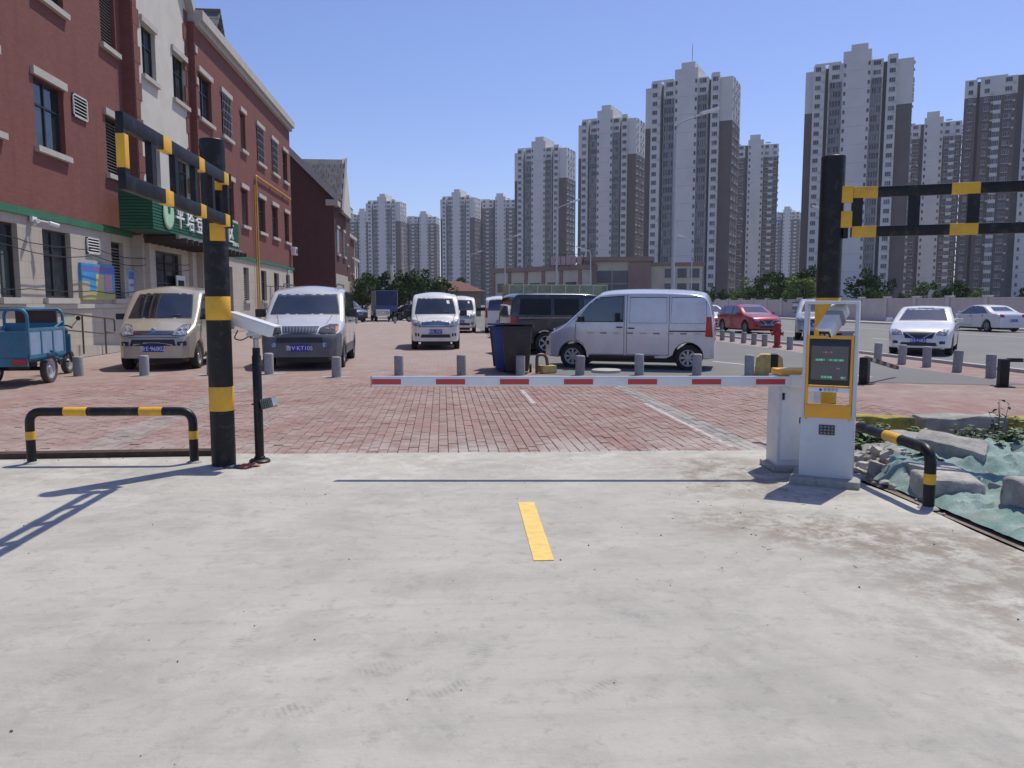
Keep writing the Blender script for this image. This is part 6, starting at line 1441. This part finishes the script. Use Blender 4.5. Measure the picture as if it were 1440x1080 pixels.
tower('tallest white tower with wide blank centre behind tall street lamp', 82.3, 266, TR, 29.5, 15, 26, 'A', True)
tower('white and brown tower rising behind the right gate post', 134, 252, TR, 32, 15, 27, 'A', True)
tower('white and brown tower between the tallest tower and the fourth', 67, 325, TR, 25, 14, 26, 'A', True)
tower('white tower with rounded looking top left of centre skyline', 47.5, 388, TR+R(2), 27.5, 14, 26, 'A', True)
tower('brown tower with white top just right of the tallest tower', 146, 372, TR+R(10), 26, 15, 26, 'B', True)
tower('brown tower with white core partly behind right height frame', 202, 322, TR-R(3), 26, 15, 26, 'B', True)
tower('large brown tower cut by the right picture edge', 191, 250, TR-R(4), 36, 16, 26, 'B', True)
tower('distant white tower above the trees left of two twins', 11, 568, TR+R(10), 26, 15, 26, 'A', False)
tower('leftmost distant tower beside the terrace houses', -43, 596, TR+R(15), 27, 15, 26, 'A', False)
tower('low looking farthest tower between two distant towers', -18, 700, TR+R(20), 28, 15, 26, 'B', False)
tower('distant tower with square roof core left of white skyline tower', 40, 582, TR+R(18), 28, 15, 26, 'B', False)
tower('thin slice of distant tower left of the right gate post', 282, 640, TR, 24, 14, 26, 'B', False)
tower('hazy far tower peeking behind the leftmost distant tower', -66, 660, TR+R(10), 26, 14, 25, 'B', False)
one_a = thing('roof_mast', 'thin mast on the roof of the tallest white tower', 'mast', (85, 270, 81)); one('pole', lambda bm: tube(bm, [(0, 0, 0), (0, 0, 8)], .12, 6), STEEL, one_a)
# ================================================================== low commercial block in front of the towers
LBC = mat('low_cream', (.52, .475, .39), .85, 0, .1, .3); LBB = mat('low_brown', (.25, .17, .145), .85, 0, .12, .3); LGL = mat('low_glass', (.035, .055, .085), .1, 0, .2, .5)
lb = thing('low_block', 'low brown and cream commercial building with blue glass behind silver van', 'building', (30.6, 140, 0), R(-14))
one('wall', lambda bm: (bx(bm, -6.5, 6.5, .3, 14, 0, 8.9), bx(bm, 6.5, 15.5, 1.2, 13, 0, 8.1)), LBC, lb)
for (a, b_) in ((-6.6, -3.3), (2.6, 6.6)): one('brown_pier', lambda bm: bx(bm, a, b_, -.3, .29, 0, 8.6), LBB, lb)
one('cornice', lambda bm: (bx(bm, -7.0, 7.0, -.6, 14.2, 8.92, 9.7), bx(bm, 6.4, 15.9, .8, 13.3, 8.12, 8.7)), LBB, lb)
for zz in (.3, 2.7, 5.1):
    for k in range(2):
        g = one('glass_panel', lambda bm: bx(bm, -3.1+k*2.85, -.4+k*2.85, .12, .28, zz, zz+2.15), LGL, lb); one('mullion', lambda bm: bx(bm, -3.2+k*2.85, -3.1+k*2.85, .05, .28, zz, zz+2.3), LBC, g)
for zz in (.8, 3.4, 6.0):
    for k in range(3):
        wq = one('window', lambda bm: bx(bm, 9.0+k*2.2, 10.6+k*2.2, 1.10, 1.195, zz, zz+1.6), LGL, lb); one('sill', lambda bm: bx(bm, 8.9+k*2.2, 10.7+k*2.2, 1.0, 1.19, zz-.15, zz-.01), LBC, wq)
lw = thing('low_wing', 'long low cream and brown wing left of the blue glass building', 'building', (10.0, 158, 0), R(-52))
one('wall', lambda bm: bx(bm, 0, 24, 0, 9, 0, 7.4), LBC, lw); one('cornice', lambda bm: bx(bm, -.4, 24.4, -.4, 9.4, 7.42, 8.3), LBB, lw)
for k in range(6): one('pilaster', lambda bm: bx(bm, .1+k*4.6, .9+k*4.6, -.15, -.004, 0, 7.4), LBB, lw)
for k in range(5):
    for zz in (1.0, 3.6): one('window', lambda bm: bx(bm, 1.6+k*4.6, 4.2+k*4.6, -.06, -.005, zz, zz+1.7), LGL, lw)
rs = thing('roof_sign', 'rooftop frame with panel letters on the low cream wing', 'sign', (19.5, 143.5, 8.0), R(-40))
one('frame', lambda bm: [bx(bm, k*1.0, k*1.0+.1, 0, .1, 0, 2.2) for k in range(8)]+[bx(bm, 0, 7.1, 0, .08, z, z+.1) for z in (.2, 1.1, 2.1)], FRAME, rs)
for k in range(6): box('letter_panel', (.75+k*1.1, -.05, 1.1), (.85, .06, 1.5), mat('sign_letter', (.45, .30, .29), .6), rs, .02)
rh = thing('red_roof_hut', 'small hut with red hipped roof behind the central white van', 'hut', (1.3, 92, 0))
one('wall', lambda bm: bx(bm, -2.6, 3.2, 0, 4, 0, 2.9), mat('hut_wall', (.26, .2, .17), .85), rh)
def hip(bm):
    a = [bm.verts.new(p) for p in ((-3.1, -.5, 2.9), (3.7, -.5, 2.9), (3.7, 4.5, 2.9), (-3.1, 4.5, 2.9))]; c = [bm.verts.new(p) for p in ((-.6, 2, 4.1), (.9, 2, 4.1))]
    bm.faces.new(a[::-1]); bm.faces.new((a[0], a[1], c[1], c[0])); bm.faces.new((a[2], a[3], c[0], c[1])); bm.faces.new((a[1], a[2], c[1])); bm.faces.new((a[3], a[0], c[0]))
one('roof', hip, mat('hut_roof', (.15, .058, .045), .8, 0, .2, 2), rh)
# white arch frame over the trees
ar = thing('white_arch', 'pale open frame rising above the trees with thin mast', 'arch', (-5.9, 120, 0))
AW = mat('arch_white', (.62, .60, .50), .7)
for sx in (-1, 1): one('upright', lambda bm: tube(bm, [(sx*1.1, 0, 0), (sx*1.55, 0, 7.2)], .2, 8), AW, ar, True)
one('crossbar', lambda bm: bx(bm, -1.4, 1.4, -.12, .12, 5.1, 5.7), AW, ar); one('mast', lambda bm: tube(bm, [(.15, 0, 5.6), (.15, 0, 12.6)], .09, 8), AW, ar, True)
# ================================================================== street lamps
LPM = mat('lamp_pole', (.5, .51, .52), .5, .3, .08, 1)
def lamp(label, x, y, h, rz, arm=2.2):
    l = thing('street_lamp', label, 'street lamp', (x, y, 0), rz, 'street lamps along the road')
    one('pole', lambda bm: (tube(bm, [(0, 0, 0), (0, 0, h*.55), (0, 0, h*.9)], [.12, .1, .075], 10), lathe(bm, [(.2, 0), (.2, .3), (.13, .4)], 12)), LPM, l, True)
    one('arm', lambda bm: tube(bm, fillet([(0, 0, h*.88), (.05, 0, h*.955), (arm*.75, 0, h)], .5, 8), .05, 8), LPM, l, True)
    def head(bm):
        bx(bm, 0, 1.15, -.2, .2, -.06, .10); bmesh.ops.bevel(bm, geom=bm.edges[:], offset=.055, segments=2, affect='EDGES'); bmesh.ops.transform(bm, matrix=Matrix.Translation((arm*.7, 0, h+.0)) @ Matrix.Rotation(R(-17), 4, 'Y'), verts=bm.verts)
    hd_ = one('lamp_head', head, mat('lamp_head_white', (.8, .8, .8), .4), l, True); one('lens', lambda bm: bx(bm, .25, .85, -.12, .12, -.058, -.052, Matrix.Translation((arm*.7, 0, h)) @ Matrix.Rotation(R(-17), 4, 'Y')), mat('lamp_lens', (.6, .6, .58), .3), hd_)
lamp('tallest looking street lamp in front of the tallest tower', 13.3, 45, 12.2, 0, 2.0); lamp('second street lamp in front of the white skyline tower', 12.3, 85, 12.2, 0, 2.0); lamp('third street lamp farther down the road', 9.6, 121, 11.6, 0, 2.0); lamp('farthest small street lamp above the red roofed hut', 5.6, 158, 11.5, 0, 2.0)
lamp('street lamp on far road side with arm pointing left near low building', 40.0, 125, 12, math.pi, 2.0); lamp('street lamp whose head shows left of right gate post', 44.5, 88, 12.2, math.pi, 2.0); lamp('slim street lamp in front of the blue glass building', 24.5, 130, 10.5, math.pi*.9, 2.0)
# ================================================================== trees
LEAF = [mat('foliage_dark', (.048, .085, .026), .85, 0, .4, 1.2, orand=.2, spec=.15), mat('foliage_mid', (.075, .125, .035), .85, 0, .4, 1.2, orand=.2, spec=.15), mat('foliage_light', (.14, .205, .05), .85, 0, .35, 1.2, orand=.2, spec=.15)]
BARK = mat('bark', (.08, .065, .05), .9, 0, .3, 6, bump=.4)
def crown_mesh(seed, n, rx, rz, z0, leaf, m):
    r = random.Random(seed); bm = BM(); cl = []
    for k in range(26):
        while True:
            p = Vector((r.uniform(-1, 1), r.uniform(-1, 1), r.uniform(-1, 1)))
            if .25 < p.length < 1: break
        cl.append((Vector((p.x*rx, p.y*rx, z0+rz+p.z*rz)), r.uniform(.16, .40)*rx))
    for k in range(n):
        c, s = r.choice(cl); d = Vector((r.gauss(0, 1), r.gauss(0, 1), r.gauss(0, 1))).normalized()*s*r.uniform(.55, 1.05); p = c+d*Vector((1, 1, .8)).length/1.62
        u = Vector((r.gauss(0, 1), r.gauss(0, 1), r.gauss(0, .6))).normalized(); v = u.orthogonal().normalized(); v.rotate(Matrix.Rotation(r.uniform(0, 6), 3, u)); l = leaf*r.uniform(.6, 1.3)
        bm.faces.new([bm.verts.new(q) for q in (p-u*l, p+v*l*.5, p+u*l, p-v*l*.5)])
    me = bpy.data.meshes.new('crown'); bm.to_mesh(me); bm.free(); me.materials.append(m); return me
CROWNS = [crown_mesh(k, 3000, 1.9, 1.7, 1.0, .15, LEAF[k % 3]) for k in range(6)]
def trunk_mesh():
    bm = BM(); tube(bm, [(0, 0, -.1), (.03, .02, .8), (0, .05, 1.8), (.05, 0, 2.8)], [.13, .1, .075, .03], 8)
    for k in range(5): a = k*1.3; tube(bm, [(0, .02, 1.2+k*.25), (.6*math.cos(a), .6*math.sin(a), 1.9+k*.25), (1.1*math.cos(a), 1.1*math.sin(a), 2.5+k*.2)], [.05, .035, .012], 6)
    me = bpy.data.meshes.new('trunk'); bm.to_mesh(me); bm.free(); me.materials.append(BARK); return me
TRK = trunk_mesh()
def tree(label, x, y, s, v, group, sz=1.0, rz=0):
    t = thing('leafy_tree', label, 'tree', (x, y, 0), rz, group)
    o = link(bpy.data.objects.new('crown', CROWNS[v]), t); q = link(bpy.data.objects.new('trunk', TRK), t); t.scale = (s, s, s*sz); return t
tr_ = random.Random(21)
GL = 'trees at the far end of the lot'
for k, (x, y, s, v, lab) in enumerate([(-7.2, 84, 1.0, 0, 'leftmost dark tree at the far end of the lot'), (-5.4, 86, 1.12, 1, 'second tree from the left at the far end of the lot'), (-3.4, 83, 1.05, 0, 'dark tree above the blue lorry'), (-1.4, 87, 1.1, 3, 'tree just left of the central white van'), (.2, 85, .95, 1, 'tree directly above the central white van'), (2.0, 98, 1.0, 0, 'tree behind the red roofed hut'), (-8.9, 90, 1.05, 3, 'tree against the last terrace house')]):
    tree(lab, x, y, s, v, GL, 1.0, tr_.uniform(0, 6))
GR = 'trees behind the panel wall'; spots_r = []
names = ['behind the silver cargo van roof', 'above the red hatchback', 'brightest and bushiest above the red hatchback', 'just left of the right gate post']
right = [(37.5, 104, 1.0, 0), (38.2, 97, 1.05, 2), (38.4, 91, 1.15, 4), (39.0, 86, 1.2, 1), (38.2, 81, 1.0, 5), (38.6, 76.5, 1.0, 3), (40, 71, .98, 0), (39.5, 66.5, .92, 1), (40, 62.5, .9, 4), (40.5, 59, .95, 0), (39.8, 56, .85, 2), (41, 53, .9, 3), (40.6, 50, .85, 1), (41.4, 47, .9, 0), (39.4, 112, 1.0, 3), (39, 120, 1.05, 1), (44, 92, 1.3, 0), (45, 80, 1.15, 3), (44, 102, 1.25, 3)]
for k, (x, y, s, v) in enumerate(right):
    kinds = ['dark', 'mid green', 'bright green', 'dark', 'mid green', 'bright green'][v]
    tree('%s tree, %s counted along the panel wall from the right edge' % (kinds, ['nineteenth', 'eighteenth', 'seventeenth', 'sixteenth', 'fifteenth', 'fourteenth', 'thirteenth', 'twelfth', 'eleventh', 'tenth', 'ninth', 'eighth', 'seventh', 'sixth', 'fifth', 'fourth', 'third', 'second', 'first'][sorted(range(19), key=lambda i: -right[i][1]).index(k)]), x, y, s*(1.02 if 78 < y < 100 else tr_.uniform(.62, .9)), v, GR, .95, tr_.uniform(0, 6))
# ================================================================== summer haze over the town
def haze():
    m = bpy.data.materials.new('haze_air'); m.use_nodes = True; t = m.node_tree; t.nodes.clear()
    o = t.nodes.new('ShaderNodeOutputMaterial'); v = t.nodes.new('ShaderNodeVolumePrincipled'); v.inputs['Color'].default_value = (.86, .9, 1, 1)
    v.inputs['Density'].default_value = .00018; v.inputs['Anisotropy'].default_value = .2; t.links.new(v.outputs[0], o.inputs['Volume'])
    bm = BM(); bx(bm, -920, 920, -70, 2520, -1.2, 95); h = obj('haze', bm, m); tag(h, kind='stuff')
haze()
